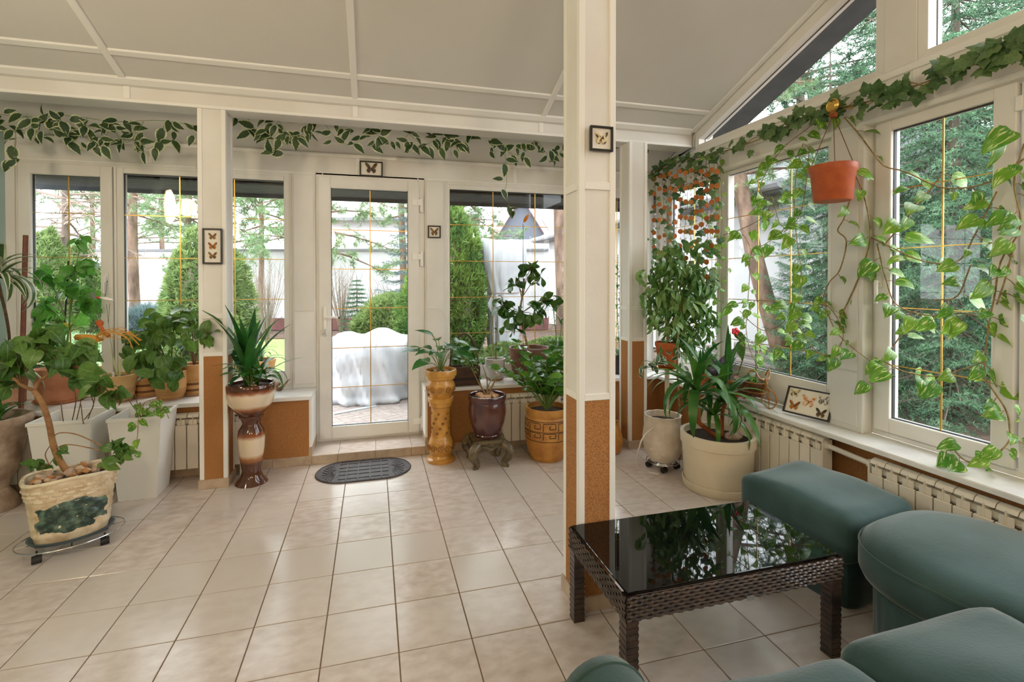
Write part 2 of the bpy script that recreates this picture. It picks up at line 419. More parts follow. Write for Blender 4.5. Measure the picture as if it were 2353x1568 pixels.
# windows ------------------------------------------------------------------
def ring(mb, pl, a0, a1, z0, z1, w, d0, d1, wt=None, wb_=None):
    wt = w if wt is None else wt; wb_ = w if wb_ is None else wb_
    def bx(p0, p1, q0, q1):
        if pl == 'y': mb.box(p0, p1, d0, d1, q0, q1)
        else: mb.box(d0, d1, p0, p1, q0, q1)
    bx(a0, a0+w, z0, z1); bx(a1-w, a1, z0, z1); bx(a0+w, a1-w, z1-wt, z1); bx(a0+w, a1-w, z0, z0+wb_)
    return mb
MZ = (2.03, 1.685, 1.34, .998)
def glazing(parent, pl, a0, a1, z0, z1, d, vbars, hz=MZ):
    """pane, dark gasket and gold bars; d = plane of the glass, room side is smaller d"""
    def bx(p0, p1, q0, q1, e0, e1):
        m = MB()
        return m.box(p0, p1, e0, e1, q0, q1) if pl == 'y' else m.box(e0, e1, p0, p1, q0, q1)
    bx(a0, a1, z0, z1, d, d+.006).build('pane', GLASS, parent)
    ring(MB(), pl, a0-.002, a1+.002, z0-.002, z1+.002, .006, d-.008, d+.012).build('gasket', GASKET, parent)
    for v in vbars: bx(v-.004, v+.004, z0, z1, d-.006, d-.001).build('glazing_bar', GOLD, parent)
    for z in hz:
        if z0+.05 < z < z1-.05: bx(a0, a1, z-.003, z+.003, d-.008, d-.003).build('glazing_bar', GOLD, parent)
def lever(parent, pl, a, z, d):
    m = MB()
    if pl == 'y': m.box(a-.012, a+.012, d-.012, d, z-.035, z+.035); m.box(a-.009, a+.009, d-.042, d-.026, z-.13, z+.012); m.box(a-.007, a+.007, d-.03, d-.01, z-.006, z+.008)
    else: m.box(d-.012, d, a-.012, a+.012, z-.035, z+.035); m.box(d-.042, d-.026, a-.009, a+.009, z-.13, z+.012); m.box(d-.03, d-.01, a-.007, a+.007, z-.006, z+.008)
    m.build('window_handle', TRIMW, parent, bevel=.003)

w1 = struct('window_1')
ring(MB(), 'y', -2.642, -.676, .566, 2.434, .03, 4.448, 4.53).build('window_frame', WHITE, w1, bevel=.003)
MB().box(-2.003, -1.985, 4.447, 4.53, .59, 2.41).build('mullion', WHITE, w1, bevel=.003)
ring(MB(), 'y', -2.62, -2.008, .585, 2.412, .079, 4.432, 4.50, wt=.088).build('sash', WHITE, w1, bevel=.004)
glazing(w1, 'y', -2.541, -2.087, .664, 2.324, 4.47, (-2.309,))
ring(MB(), 'y', -1.985, -.70, .596, 2.412, .048, 4.452, 4.52, wb_=.11).build('sash', WHITE, w1, bevel=.004)
glazing(w1, 'y', -1.937, -.74, .706, 2.364, 4.47, (-1.542, -1.135))
lever(w1, 'y', -2.045, 1.53, 4.432)

w2 = struct('window_2')
ring(MB(), 'y', .648, 2.87, .566, 2.434, .03, 4.448, 4.53).build('window_frame', WHITE, w2, bevel=.003)
MB().box(2.015, 2.05, 4.447, 4.53, .59, 2.41).build('mullion', WHITE, w2, bevel=.003)
ring(MB(), 'y', .665, 2.016, .596, 2.412, .034, 4.452, 4.52, wt=.05, wb_=.09).build('sash', WHITE, w2, bevel=.004)
glazing(w2, 'y', .699, 1.98, .686, 2.36, 4.47, (1.123, 1.551))
ring(MB(), 'y', 2.05, 2.85, .596, 2.412, .06, 4.442, 4.51).build('sash', WHITE, w2, bevel=.004)
glazing(w2, 'y', 2.11, 2.79, .66, 2.352, 4.47, (2.45,))

# glass door
d1 = struct('door_1')
ring(MB(), 'y', -.49, .464, .073, 2.456, .062, 4.445, 4.53, wb_=.04).build('door_frame', WHITE, d1, bevel=.004)
leaf_ = ring(MB(), 'y', -.463, .412, .096, 2.41, .103, 4.425, 4.50, wt=.092, wb_=.108).build('door_leaf', WHITE, d1, bevel=.006, segs=2)
glazing(d1, 'y', -.36, .309, .204, 2.318, 4.46, (-.026,), (1.953, 1.603, 1.252, .897, .546))
hp = MB().box(-.425, -.395, 4.408, 4.426, 1.02, 1.27).build('handle_plate', TRIMW, d1, bevel=.004)
hb = MB(); hb.tube([(-.41, 4.41, 1.18), (-.41, 4.375, 1.18)], .009); hb.tube([(-.415, 4.375, 1.18), (-.34, 4.372, 1.18), (-.295, 4.374, 1.175)], .0095)
hb.build('lever', TRIMW, hp, smooth=True); MB().box(-.298, -.284, 4.363, 4.385, 1.164, 1.186).build('lever_tip', DARKM, hp, bevel=.003)
kb = MB(); kb.tube([(-.41, 4.41, 1.07), (-.41, 4.385, 1.07)], .006, 6); kb.box(-.414, -.406, 4.375, 4.388, 1.03, 1.07); kb.tube([(-.41+.014*math.cos(a), 4.382, 1.03+.02*math.sin(a)) for a in np.linspace(0, 6.0, 10)], .003, 5)
kb.build('key', METALG, hp)
for z in (2.22, 1.72, .2):
    m = MB().box(.345, .40, 4.417, 4.426, z-.03, z+.03)
    m.tube([(.432, 4.43, z-.09), (.432, 4.43, z+.045)], .016, 10); m.box(.395, .432, 4.415, 4.43, z-.028, z+.028)
    m.build('hinge', TRIMW, d1, bevel=.002)

# gable wall (right)
wr = MB()
wr.box(2.862, 3.12, YF, 4.45, -.1, .536)
wr.box(2.93, 3.12, YF, -.4, .536, zc(.2))
wr.poly_prism([(4.45, 2.434), (4.45, 2.70), (-.5, 2.70), (-.5, 2.434)], 'x', XR+.006, 3.08)
wr.poly_prism([(4.45, 2.70), (3.83, 2.74), (3.80, zc(3.80)), (4.45, zc(4.45))], 'x', XR+.006, 3.08)
wr.box(2.90, 3.08, 4.30, 4.45, .566, 2.434)
wall_right = wr.build('wall_right', WALLW, kind='structure')
MB().box(2.856, 2.863, YF, 4.12, .07, .536).build('cork_panel', CORK, wall_right)
tilerow_r = [(4.11-.3*k, 3.81-.3*k) for k in range(10)]
for b, a in tilerow_r: MB().box(2.848, 2.857, a+.001, b-.001, 0, .072).build('baseboard_tile', BASET, wall_right, bevel=.0015)
# lower header trims
MB().box(XR-.006, XR+.008, -.5, 3.83, 2.66, 2.70).build('header_strip', TRIMW, wall_right, bevel=.003)
MB().box(XR-.002, XR+.008, -.5, 4.40, 2.44, 2.465).build('header_strip', TRIMW, wall_right, bevel=.003)
for Y in (3.35, 1.95, 1.0): MB().box(XR-.001, XR+.008, Y-.016, Y+.016, 2.465, 2.66).build('cover_strip', TRIMW, wall_right, bevel=.002)
# pilasters between the windows
for y0, y1 in ((2.225, 2.44), (.46, .68)):
    MB().box(2.872, 3.02, y0, y1, .566, 2.44).build('pilaster', WALLW, wall_right, bevel=.003)
    ym = (y0+y1)/2
    MB().box(2.866, 2.873, y0+.028, y1-.016, .60, .93).build('raised_panel', WALLW, wall_right, bevel=.003)
    MB().box(2.866, 2.873, y0+.028, y1-.016, .94, 2.42).build('raised_panel', WALLW, wall_right, bevel=.003)
# upright posts of the gable
def gpost(y0, y1): MB().poly_prism([(y0, 2.70), (y1, 2.70), (y1, zc(y1)-.01), (y0, zc(y0)-.01)], 'x', XR-.004, 3.06).build('gable_post', WALLW, wall_right, bevel=.003)
gpost(1.945, 2.115); gpost(.45, .62); gpost(-.5, -.3)

w3 = struct('window_3')
ring(MB(), 'x', 2.44, 4.31, .566, 2.44, .03, 2.95, 3.03).build('window_frame', WHITE, w3, bevel=.003)
MB().box(2.948, 3.03, 3.505, 3.53, .59, 2.42).build('mullion', WHITE, w3, bevel=.003)
ring(MB(), 'x', 2.465, 3.505, .596, 2.43, .058, 2.944, 3.01, wt=.03, wb_=.20).build('sash', WHITE, w3, bevel=.004)
glazing(w3, 'x', 2.525, 3.455, .798, 2.402, 2.965, (3.132, 2.826))
ring(MB(), 'x', 3.53, 4.29, .596, 2.43, .052, 2.94, 3.01, wt=.03, wb_=.14).build('sash', WHITE, w3, bevel=.004)
glazing(w3, 'x', 3.582, 4.238, .738, 2.402, 2.965, (3.91,))
w4 = struct('window_4')
ring(MB(), 'x', .68, 2.225, .566, 2.455, .026, 2.95, 3.03).build('window_frame', WHITE, w4, bevel=.003)
MB().box(2.948, 3.03, 1.5, 1.545, .59, 2.43).build('mullion', WHITE, w4, bevel=.003)
ring(MB(), 'x', 1.555, 2.205, .60, 2.445, .088, 2.934, 3.01, wt=.066, wb_=.085).build('sash', WHITE, w4, bevel=.004)
glazing(w4, 'x', 1.643, 2.117, .685, 2.378, 2.965, (1.868,))
lever(w4, 'x', 2.17, 1.49, 2.934)
for z in (.70, 2.33): MB().box(2.925, 2.95, 1.53, 1.557, z-.035, z+.035).build('hinge', TRIMW, w4, bevel=.003)
ring(MB(), 'x', .70, 1.49, .60, 2.445, .08, 2.94, 3.01).build('sash', WHITE, w4, bevel=.004)
glazing(w4, 'x', .78, 1.41, .685, 2.365, 2.965, (1.1,))
w5 = struct('window_5')
ring(MB(), 'x', -.4, .46, .566, 2.455, .07, 2.94, 3.03).build('window_frame', WHITE, w5, bevel=.003)
glazing(w5, 'x', -.33, .39, .636, 2.385, 2.965, (.03,))
# gable windows: triangle and trapezoids following the roof
def gable_win(n, y0, y1):
    """opening between y0 < y1 above z=2.70"""
    w = struct('window_%d' % n)
    top = lambda Y, e: zc(Y)-e
    o = [(y0, 2.70), (y1, 2.70), (y1, max(2.705, top(y1, -.012))), (y0, top(y0, -.012))]
    yi1 = min(y1-.05, 3.83-(2.745-2.86+.10)/SLOPE)
    yi0 = y0+.055
    i = [(yi0, 2.742), (yi1, 2.742), (yi1, max(2.75, top(yi1, .095))), (yi0, top(yi0, .095))]
    m = MB()
    for k in range(4):
        a, b, c, d_ = o[k], o[(k+1) % 4], i[(k+1) % 4], i[k]
        m.poly_prism([a, b, c, d_], 'x', XR+.004, 2.99)
    m.build('window_frame', WHITE, w, bevel=.002)
    MB().poly_prism(i, 'x', 2.955, 2.961).build('pane', GLASS, w)
    m = MB()
    for k in range(4):
        a, b = Vector(i[k]), Vector(i[(k+1) % 4]); m.tube([(2.95, a.x, a.y), (2.95, b.x, b.y)], .004, 4)
    m.build('gasket', GASKET, w)
gable_win(6, 2.115, 3.80)
gable_win(7, .62, 1.945)
gable_win(8, -.3, .45)

# remaining walls
wl = MB().box(XL-.12, XL, YF, 4.45, -.1, zc(.2)); wall_left = wl.build('wall_left', GREENW, kind='structure')
wf = MB().box(XL-.12, 3.1, YF-.12, YF, -.1, zc(.2)); wall_front = wf.build('wall_front', M('cream_paint', (226, 208, 184), .8), kind='structure')

# oval wall lamps: first known from its window reflection, other three added as fill
LAMPG = emitmat('warm_lamp_glass', (255, 230, 190), 40)
def wall_lamp(loc, nx, ny, label, power):
    t = thing('wall_lamp', label, 'lamp', loc, group='oval wall lamps')
    b = MB(); b.lathe([(.0, -.0), (.14, .0), (.15, .012), (.14, .022), (.0, .024)], 24, ey=1.0, ex=1.8)
    rot = Matrix.Rotation(math.atan2(ny, nx), 4, 'Z') @ Matrix.Rotation(math.pi/2, 4, 'Y')
    b.xf(rot); b.build('back_plate', GOLD, t, smooth=True)
    s = MB(); s.lathe([(0, .022), (.125, .024), (.13, .05), (.10, .078), (.06, .094), (0, .1)], 24, ex=1.8); s.xf(rot); s.build('glass_shade', LAMPG, t, smooth=True)
    l = bpy.data.lights.new('lamp_light', 'POINT'); l.energy = power; l.color = (1, .89, .76); l.shadow_soft_size = .12
    lo = bpy.data.objects.new('lamp_light', l); COL.objects.link(lo); lo.parent = t; lo.location = (nx*.25, ny*.25, 0)
wall_lamp((XL+.001, 1.6, 2.5), 1, 0, 'oval wall lamp on the green wall left of the camera', 10)
wall_lamp((XL+.001, -.9, 2.45), 1, 0, 'added oval fill lamp on the green wall behind the camera', 8)  # unseen; this and the next two added to brighten the room
wall_lamp((-1.0, YF+.001, 2.5), 0, 1, 'added oval fill lamp on the cream wall behind the camera, left one', 8)
wall_lamp((1.2, YF+.001, 2.5), 0, 1, 'added oval fill lamp on the cream wall behind the camera, right one', 8)

# radiators
RADW = M('radiator_enamel', (232, 225, 212), .35)
def radiator(label, along, start, n, wallpos, zb=.085, zt=.50):
    """aluminium sectional radiator; along 'x' or 'y'"""
    t = thing('radiator', label, 'radiator', (start, wallpos, zb) if along == 'x' else (wallpos, start, zb), 0 if along == 'x' else math.pi/2*1, group='white sectional radiators')
    # local: x along, y into wall
    m = MB(); p = .08; h = zt-zb
    m.box(.003, p-.003, -.088, -.072, .0, h-.085)           # front fin plate
    m.box(.003, p-.003, -.012, .0, .02, h-.03)              # rear plate
    m.box(p/2-.004, p/2+.004, -.075, -.01, .01, h-.03)      # web
    m.box(.012, p-.012, -.08, -.074, h-.085, h-.045)        # louvre behind slot
    m.poly_prism([(-.082, h-.03), (-.07, h-.008), (-.045, h), (-.015, h-.008), (-.01, h-.05), (-.05, h-.04)], 'x', .002, p-.002)
    m.box(p/2-.003, p/2+.003, -.088, -.06, h-.085, h-.02)
    sec = m.mesh('section', RADW, bevel=.003)
    for k in range(n): link('section', sec, t, (k*p, 0, 0))
    MB().tube([(0, -.045, h-.07), (n*p, -.045, h-.07)], .02, 10).build('collector', RADW, t, smooth=True)
    MB().tube([(0, -.045, .04), (n*p, -.045, .04)], .02, 10).build('collector', RADW, t, smooth=True)
    for a_ in (-.006, n*p-.003): MB().box(a_, a_+.009, -.085, -.006, .005, h-.02).build('end_plate', RADW, t, bevel=.002)
    for a_ in (.02, n*p-.04): MB().box(a_, a_+.02, -.085, -.01, -zb, .0).build('foot', RADW, t)
    return t
radiator('white sectional radiator under the left sill behind the white planters', 'x', -2.56, 20, 4.115)
radiator('white sectional radiator right of the door behind the brown glazed pot', 'x', 1.10, 13, 4.115, zb=.075, zt=.49)
r_ = radiator('white sectional radiator under the gable sill behind the large cream pot', 'y', 2.345, 14, 2.80, zb=.08, zt=.52)
r_.rotation_euler.z = -math.pi/2; r_.location = (2.785, 2.345+14*.08, .08)
r_ = radiator('white sectional radiator under the gable sill behind the curved green pouf', 'y', .8, 16, 2.80, zb=.08, zt=.50)
r_.rotation_euler.z = -math.pi/2; r_.location = (2.785, 2.055, .08)
pb = MB(); pb.tube([(2.735, 2.35, .47), (2.735, 2.05, .455)], .016, 10); pb.tube([(2.735, 2.34, .47), (2.735, 2.32, .47)], .023, 8); pb.tube([(2.735, 2.08, .457), (2.735, 2.055, .455)], .024, 8)
tag(pb.build('heating_pipe', RADW, smooth=True), 'short white heating pipe joining the two radiators under the gable sill', 'pipe')
pb = MB(); pb.tube(smoothpath([(-.93, 4.07, .47), (-.90, 4.05, .46), (-.885, 4.03, .40), (-.875, 4.02, .02)]), .010, 8); pb.tube([(-.955, 4.07, .47), (-.925, 4.07, .47)], .014, 8)
tag(pb.build('heating_pipe', RADW, smooth=True), 'thin white heating pipe rising from floor beside the two-tone pedestal', 'pipe')
# ------------------------------------------------------------------ outdoors
RNG = np.random.default_rng(11)
GZ = -.10
def mesh_np(name, V, F, mat):
    me = bpy.data.meshes.new(name); V = np.asarray(V, np.float32); F = np.asarray(F, np.int32); k = F.shape[1]
    me.vertices.add(len(V)); me.vertices.foreach_set('co', V.ravel())
    me.loops.add(F.size); me.loops.foreach_set('vertex_index', F.ravel())
    me.polygons.add(len(F)); me.polygons.foreach_set('loop_start', np.arange(0, F.size, k, dtype=np.int32))
    me.materials.append(mat); me.update(); me.validate(); return me
def unit(a): return a/np.maximum(np.linalg.norm(a, axis=-1, keepdims=True), 1e-9)
def needles(P, D, ln, wd):
    """thin triangles from points P along directions D"""
    n = len(P); side = unit(np.cross(D, RNG.normal(size=(n, 3))))
    ln = np.broadcast_to(np.asarray(ln), (n,))[:, None]
    V = np.stack([P-side*wd/2, P+side*wd/2, P+D*ln], 1).reshape(-1, 3)
    return V, np.arange(3*n).reshape(-1, 3)
def gmat(name, c1, c2, rough=.7, trans=.2, scale=3.0):
    return M(name, c1, rough, c2, scale=scale, detail=3, lo=.3, hi=.7, trans=trans, coord='Generated' if False else 'Object')
NEEDLE_G = gmat('spruce_needles', (36, 70, 52), (120, 164, 124), scale=7)
NEEDLE_B = gmat('blue_needles', (92, 120, 124), (140, 160, 158))
NEEDLE_P = gmat('pine_needles', (118, 152, 108), (162, 186, 140))
THUJA = gmat('thuja_sprays', (84, 116, 62), (146, 166, 98), scale=6)
THUJA_D = gmat('dark_thuja_sprays', (60, 104, 48), (128, 160, 74))
JUNI = gmat('juniper_sprays', (128, 160, 120), (176, 198, 150))
BARK = M('pine_bark', (148, 122, 104), .9, (102, 82, 70), scale=9, detail=8, bump=.6, bscale=18, stretch=(1, 1, .35))
BARKG = M('grey_bark', (128, 112, 100), .9, (92, 80, 72), scale=9, detail=8, bump=.5, bscale=18, stretch=(1, 1, .35))
TWIG = M('grey_twig', (150, 132, 120), .9)
SOILO = M('bark_mulch', (122, 100, 86), .95, (84, 66, 56), scale=7, detail=8, bump=.5, bscale=30)
LAWN = M('lawn', (128, 170, 84), .9, (160, 192, 110), scale=12, detail=6, bump=.4, bscale=80)
PAVER = M('paver', (172, 160, 152), .8, (148, 136, 128), scale=18, rand=(156, 144, 138), bump=.15, bscale=60)
RENDERW = M('white_render', (212, 212, 214), .85, (200, 200, 203), scale=1.2)
PLINTHR = M('dark_red_plinth', (128, 84, 80), .8, (110, 70, 68), scale=4)
CAPG = M('grey_cap', (120, 122, 126), .6)
FLEECE = M('white_fleece', (214, 217, 222), .8, (196, 200, 208), scale=6, trans=.1, bump=1.0, bscale=5, stretch=(1, 1, .5))
ROOFG = M('grey_roof_tile', (168, 160, 158), .7, (140, 132, 132), scale=6)

g = MB().box(-40, 60, 4.6, 60, GZ-.2, GZ-.03); g.box(3.1, 60, -30, 4.6, GZ-.2, GZ-.03)
ground = g.build('ground', SOILO, kind='structure')
def flat(pts, z0, z1, name, mat): MB().poly_prism([(p.x, p.y) for p in pts], 'z', z0, z1).build(name, mat, ground)
flat([pd(500, 0, 6.5), pd(735, 0, 6.5), pd(735, 0, 13), pd(480, 0, 13)], GZ-.05, GZ-.02, 'lawn', LAWN)
MB().box(-1.6, 2.4, 4.62, 7.6, GZ-.05, GZ-.014).build('patio_bed', M('sand_joint', (150, 138, 128), .95), ground)
pm = MB().box(-.098, .098, -.048, .048, -.03, 0).mesh('paver', PAVER, bevel=.004)
# herringbone: rows of L pairs
cnt = 0
for i in range(-40, 41):
    for j in range(-40, 41):
        q_ = (i+j) % 4
        if q_ == 0: x, y, r = i*.1+.1, j*.1+.05, 0
        elif q_ == 2: x, y, r = i*.1+.05, j*.1+.1, 1
        else: continue
        a = math.radians(28); X = .1+x*math.cos(a)-y*math.sin(a); Y = 5.9+x*math.sin(a)+y*math.cos(a)
        if -.85 < X < .95 and 4.8 < Y < 6.6:
            q = link('paver', pm, ground, (X, Y, GZ)); q.rotation_euler.z = a+r*math.pi/2; cnt += 1

# white garden wall, perpendicular to the view
def plan(x, D): p = pd(x, CY, D); return Vector((p.x, p.y, 0))
a_, b_ = plan(-400, 15.4), plan(1260, 15.4); dv = (b_-a_); L_ = dv.length; ang = math.atan2(dv.y, dv.x)
fw = thing('garden_wall', 'long white rendered garden wall with grey cap and red-brown plinth beyond the lawn', 'wall', (a_.x, a_.y, GZ), ang)
MB().box(0, L_, 0, .2, .38, 2.55).build('wall_face', RENDERW, fw)
MB().box(0, L_, -.05, .25, 0, .38).build('plinth', PLINTHR, fw)
MB().box(0, L_, -.07, .27, 2.55, 2.62).build('cap', CAPG, fw)

# neighbouring house with tiled roof behind the wall
def house_far():
    p = plan(700, 25); ang2 = -YAW
    t = thing('house', 'pale house with grey tiled roof seen over the garden wall through the door', 'house', (p.x, p.y, GZ), ang2)
    MB().box(0, 8.5, 0, 5, 0, 4.85).build('house_wall', RENDERW, t)
    rf = MB().poly_prism([(-.5, 4.75), (2.6, 6.9), (5.6, 4.75)], 'x', -.5, 9).build('roof', ROOFG, t)
    for k in range(10):
        y0 = -.55+k*.31; z0 = 4.77+k*.215
        MB().poly_prism([(y0, z0), (y0+.33, z0+.23), (y0+.33, z0+.29), (y0, z0+.07)], 'x', -.5, 9).build('tile_course', ROOFG, rf)
    MB().box(-.5, 9, -.65, -.5, 4.68, 4.82).build('gutter', CAPG, t)
house_far()
# long white house on the right
A = plan(1262, 17.6); B = plan(1790, 7.93); dv = B-A
nrm = Vector((-dv.y, dv.x, 0)).normalized()
t = thing('house', 'long white one-storey house with grey gutter beyond the corner plants', 'house', (A.x, A.y, GZ), math.atan2(dv.y, dv.x))
LH = dv.length
MB().box(0, LH, 0, 6, 0, 3.15).build('house_wall', RENDERW, t)
rf = MB(); rf.poly_prism([(-.45, 3.12), (3, 4.9), (6.5, 3.12), (6.5, 3.0), (-.45, 3.0)], 'x', -.5, LH+.5); rf.build('roof', CAPG, t)
MB().tube([(-.5, -.5, 3.1), (LH+.5, -.5, 3.1)], .08, 8).build('gutter', M('zinc', (168, 170, 176), .5), t)
MB().box(2.0, 2.9, -.03, .02, .9, 2.2).build('window', M('dark_window', (88, 92, 98), .2), t)
MB().box(LH-.55, LH-.2, -.16, 0, 2.55, 2.8).build('floodlight', CAPG, t)
MB().tube([(1.0, -.06, .0), (1.0, -.06, 3.0)], .04, 6).build('downpipe', M('dark_pipe', (92, 84, 84), .6), t)
# small gabled house
p = plan(1120, 21); t = thing('house', 'far house with steep dark gable and pink verge boards above the wrapped shrub', 'house', (p.x, p.y, GZ), -YAW)
MB().box(.2, 3.4, 0, 5, 0, 3.4).build('house_wall', RENDERW, t)
PK = M('pink_verge', (196, 158, 160), .7); SL = M('slate_cladding', (104, 110, 122), .7)
MB().poly_prism([(.1, 3.0), (1.5, 5.3), (2.9, 3.0)], 'y', .1, 5).build('gable_cladding', SL, t)
for s_ in (-1, 1):
    MB().poly_prism([(1.5, 5.6), (1.5+s_*1.9, 2.6), (1.5+s_*1.7, 2.5), (1.5, 5.25)], 'y', -.2, .05).build('verge_board', PK, t)
    MB().poly_prism([(1.5, 5.7), (1.5+s_*1.95, 2.62), (1.5+s_*1.95, 2.54), (1.5, 5.58)], 'y', -.2, 5.2).build('roof_slope', ROOFG, t)
# grey timber steps by the white house
p = plan(1715, 7.6); dk = thing('garden_steps', 'weathered grey timber steps beside the white house', 'steps', (p.x, p.y, GZ), math.atan2(dv.y, dv.x))
DECK = M('weathered_boards', (150, 140, 134), .85, (118, 110, 106), scale=5, stretch=(.4, 4, 4), rand=(136, 128, 122))
for k in range(5):
    MB().box(-1.4, .9, -.1+k*.16, .05+k*.16, .02+k*.1, .06+k*.1).build('board', DECK, dk)
    MB().box(-1.4, .9, -.085+k*.16, -.07+k*.16, 0, .02+k*.1).build('riser', DECK, dk)

# covered garden furniture
def fleece_mesh(prof, nang, rx, ry, seed, folds=9, amp=.06):
    rg = random.Random(seed); ph = [rg.uniform(0, 6.28) for _ in range(5)]
    z1 = max(p[1] for p in prof)
    def fn(a, z):
        f = 1-z/z1
        rd = lambda q: 1-2*abs(math.sin(q))
        return 1+amp*((.25+f)*rd(folds*.5*a+ph[0]+1.3*math.sin(2*a+ph[3])+z*2)+.55*rd(1.35*folds*a+ph[1]+z*7+math.sin(3*a))+.35*rd(9*z+2.5*math.sin(2*a+ph[2])))
    m = MB().lathe(prof, nang, fn=fn, ex=rx, ey=ry)
    m.v = [(x, y, z+(z/z1)**3*(.05*math.sin(5*x+ph[3])*math.sin(6*y+ph[4])+.03*math.sin(11*x-4*y))) for x, y, z in m.v]
    return m
p = plan(850, 6.6)
t = thing('covered_garden_table', 'low garden furniture set wrapped in crumpled white fleece on the paved patio', 'garden furniture', (p.x, p.y, GZ), .2)
fleece_mesh([(.0, 0), (.97, 0), (1.02, .04), (.99, .08), (.95, .12), (.97, .19), (1.0, .25), (.99, .33), (.98, .4), (.99, .48), (1.0, .55), (1.0, .63), (.99, .70), (.96, .77), (.88, .82), (.76, .84), (.6, .85), (.45, .845), (.3, .85), (.15, .85), (0, .85)], 110, .66, .62, 3).build('fleece_cover', FLEECE, t, smooth=True, angle=60)
MB().box(-.75, -.2, -.62, -.55, 0, .012).xf(Matrix.Rotation(.25, 4, 'Z')).build('strap', M('grey_strap', (176, 182, 184), .7), t)
p = plan(1156, 6.9)
t = thing('wrapped_shrub', 'tall garden shrub wrapped in white fleece tied at the waist', 'wrapped shrub', (p.x, p.y, GZ), .4)
fleece_mesh([(0, 0), (.26, 0), (.27, .3), (.22, .6), (.25, .85), (.24, 1.1), (.30, 1.25), (.24, 1.42), (.30, 1.6), (.37, 1.85), (.385, 2.05), (.36, 2.14), (.2, 2.16), (0, 2.15)], 56, 1, .8, 5, folds=11, amp=.09).build('fleece_wrap', FLEECE, t, smooth=True, angle=60)
MB().tube([(.25*math.cos(a), .2*math.sin(a), 1.42) for a in np.linspace(0, 6.283, 20)[:-1]], .008, 5, closed=True).build('tie_cord', TWIG, t)

# ---- trees
def spruce_mesh(h, r, seed, nw, nb, mat, nl=.024, nw_=.0045, dens=1.0, zmin=.15):
    """returns (trunk+branch mesh, needle mesh)"""
    rg = np.random.default_rng(seed); wood = MB(); wood.tube([(0, 0, 0), (0, 0, h*.5), (0, 0, h)], [.035*h*.45, .02*h*.45, .004], 8)
    VP, VD = [], []
    for w in range(nw):
        f = w/(nw-1); z = zmin+(h-zmin-.1)*f**.9; R = r*(1-f)**.85+.06
        for b in range(nb):
            if f > .85 and b % 2: continue
            a = 2*math.pi*(b+rg.uniform(-.3, .3))/nb+w*.7; R2 = R*rg.uniform(.78, 1.08)
            dirv = np.array([math.cos(a), math.sin(a), 0]); sidev = np.array([-math.sin(a), math.cos(a), 0])
            tt = np.linspace(0, 1, 7); drop = R2*.28*(1-.6*f)
            pts = np.array([dirv*R2*t_+np.array([0, 0, z+rg.uniform(-.03, .03)*0-drop*math.sin(t_*2.2)*.9+drop*.35*t_*t_]) for t_ in tt])
            wood.tube([tuple(q) for q in pts[::2]], [.009*R2+.003, .006*R2+.002, .004*R2+.001, .001], 4, cap=False)
            nt = max(5, int(R2/.07*dens))
            for k in range(nt):
                t_ = .12+.88*(k+.5)/nt; base = dirv*R2*t_+np.array([0, 0, np.interp(t_, tt, pts[:, 2])])
                for s_ in (-1, 1):
                    ll = (.36*R2*(1-t_)**.8+.09)*rg.uniform(.7, 1.15)
                    td = unit(dirv*.75+sidev*s_*1.0+np.array([0, 0, rg.uniform(-.35, .1)]))
                    m = max(4, int(ll/.011*dens)); u = rg.random(m)
                    P = base+td*ll*u[:, None]+np.array([0, 0, -1])*(ll*u[:, None])**2*.5
                    D = unit(td*.8+rg.normal(size=(m, 3))*.55)
                    VP.append(P); VD.append(D)
            m = int(R2/.012); u = rg.random(m); P = np.stack([np.interp(u, tt, pts[:, c]) for c in range(3)], 1)
            VP.append(P); VD.append(unit(dirv*.7+rg.normal(size=(m, 3))*.6))
    P = np.concatenate(VP); D = np.concatenate(VD)
    V, F = needles(P, D, nl*RNG.uniform(.7, 1.2, len(P)), nw_)
    return wood.mesh('trunk', BARKG, smooth=True, angle=180), mesh_np('needles', V, F, mat)
def place_tree(name, label, cat, meshes, parts, loc, sc=1, rz=0, group=None):
    t = thing(name, label, cat, loc, rz, group)
    t.scale = (sc, sc, sc) if not hasattr(sc, '__len__') else sc
    for me, pn in zip(meshes, parts): link(pn, me, t, kind='stuff' if pn in ('needles', 'foliage') else None)
    return t
def gp(x, D): q = plan(x, D); return (q.x, q.y, GZ)
SP = spruce_mesh(6.0, 1.75, 1, 34, 10, NEEDLE_G, nl=.036, nw_=.009, dens=1.15)
place_tree('spruce_tree', 'dense green spruce close outside the gable window nearest the curved pouf', 'tree', SP, ('trunk', 'needles'), gp(2190, 5.7), (.95, .95, 1.3), .4, 'spruces outside the gable wall')
place_tree('spruce_tree', 'green spruce beside the leaning pine outside the gable window behind the bicycle planter', 'tree', SP, ('trunk', 'needles'), gp(1905, 6.6), (.6, .6, .85), 2.1, 'spruces outside the gable wall')
place_tree('spruce_tree', 'tall spruce farther back whose top shows through the triangular gable window', 'tree', SP, ('trunk', 'needles'), gp(2040, 9.0), (1.0, 1.0, 1.7), 3.3, 'spruces outside the gable wall')
place_tree('spruce_tree', 'tall spruce at the right edge behind the nearest spruce', 'tree', SP, ('trunk', 'needles'), gp(2420, 8.0), 1.6, 4.4, 'spruces outside the gable wall')
SPS = spruce_mesh(1.7, .55, 4, 14, 8, NEEDLE_G, nl=.045, nw_=.012, dens=.55, zmin=.1)
place_tree('small_spruce', 'knee-high young spruce before the garden wall left of the round bush', 'tree', SPS, ('trunk', 'needles'), gp(820, 12.2), 1.0)
SPB = spruce_mesh(4.2, 1.15, 5, 18, 8, NEEDLE_B, nl=.05, nw_=.013, dens=.6, zmin=.5)
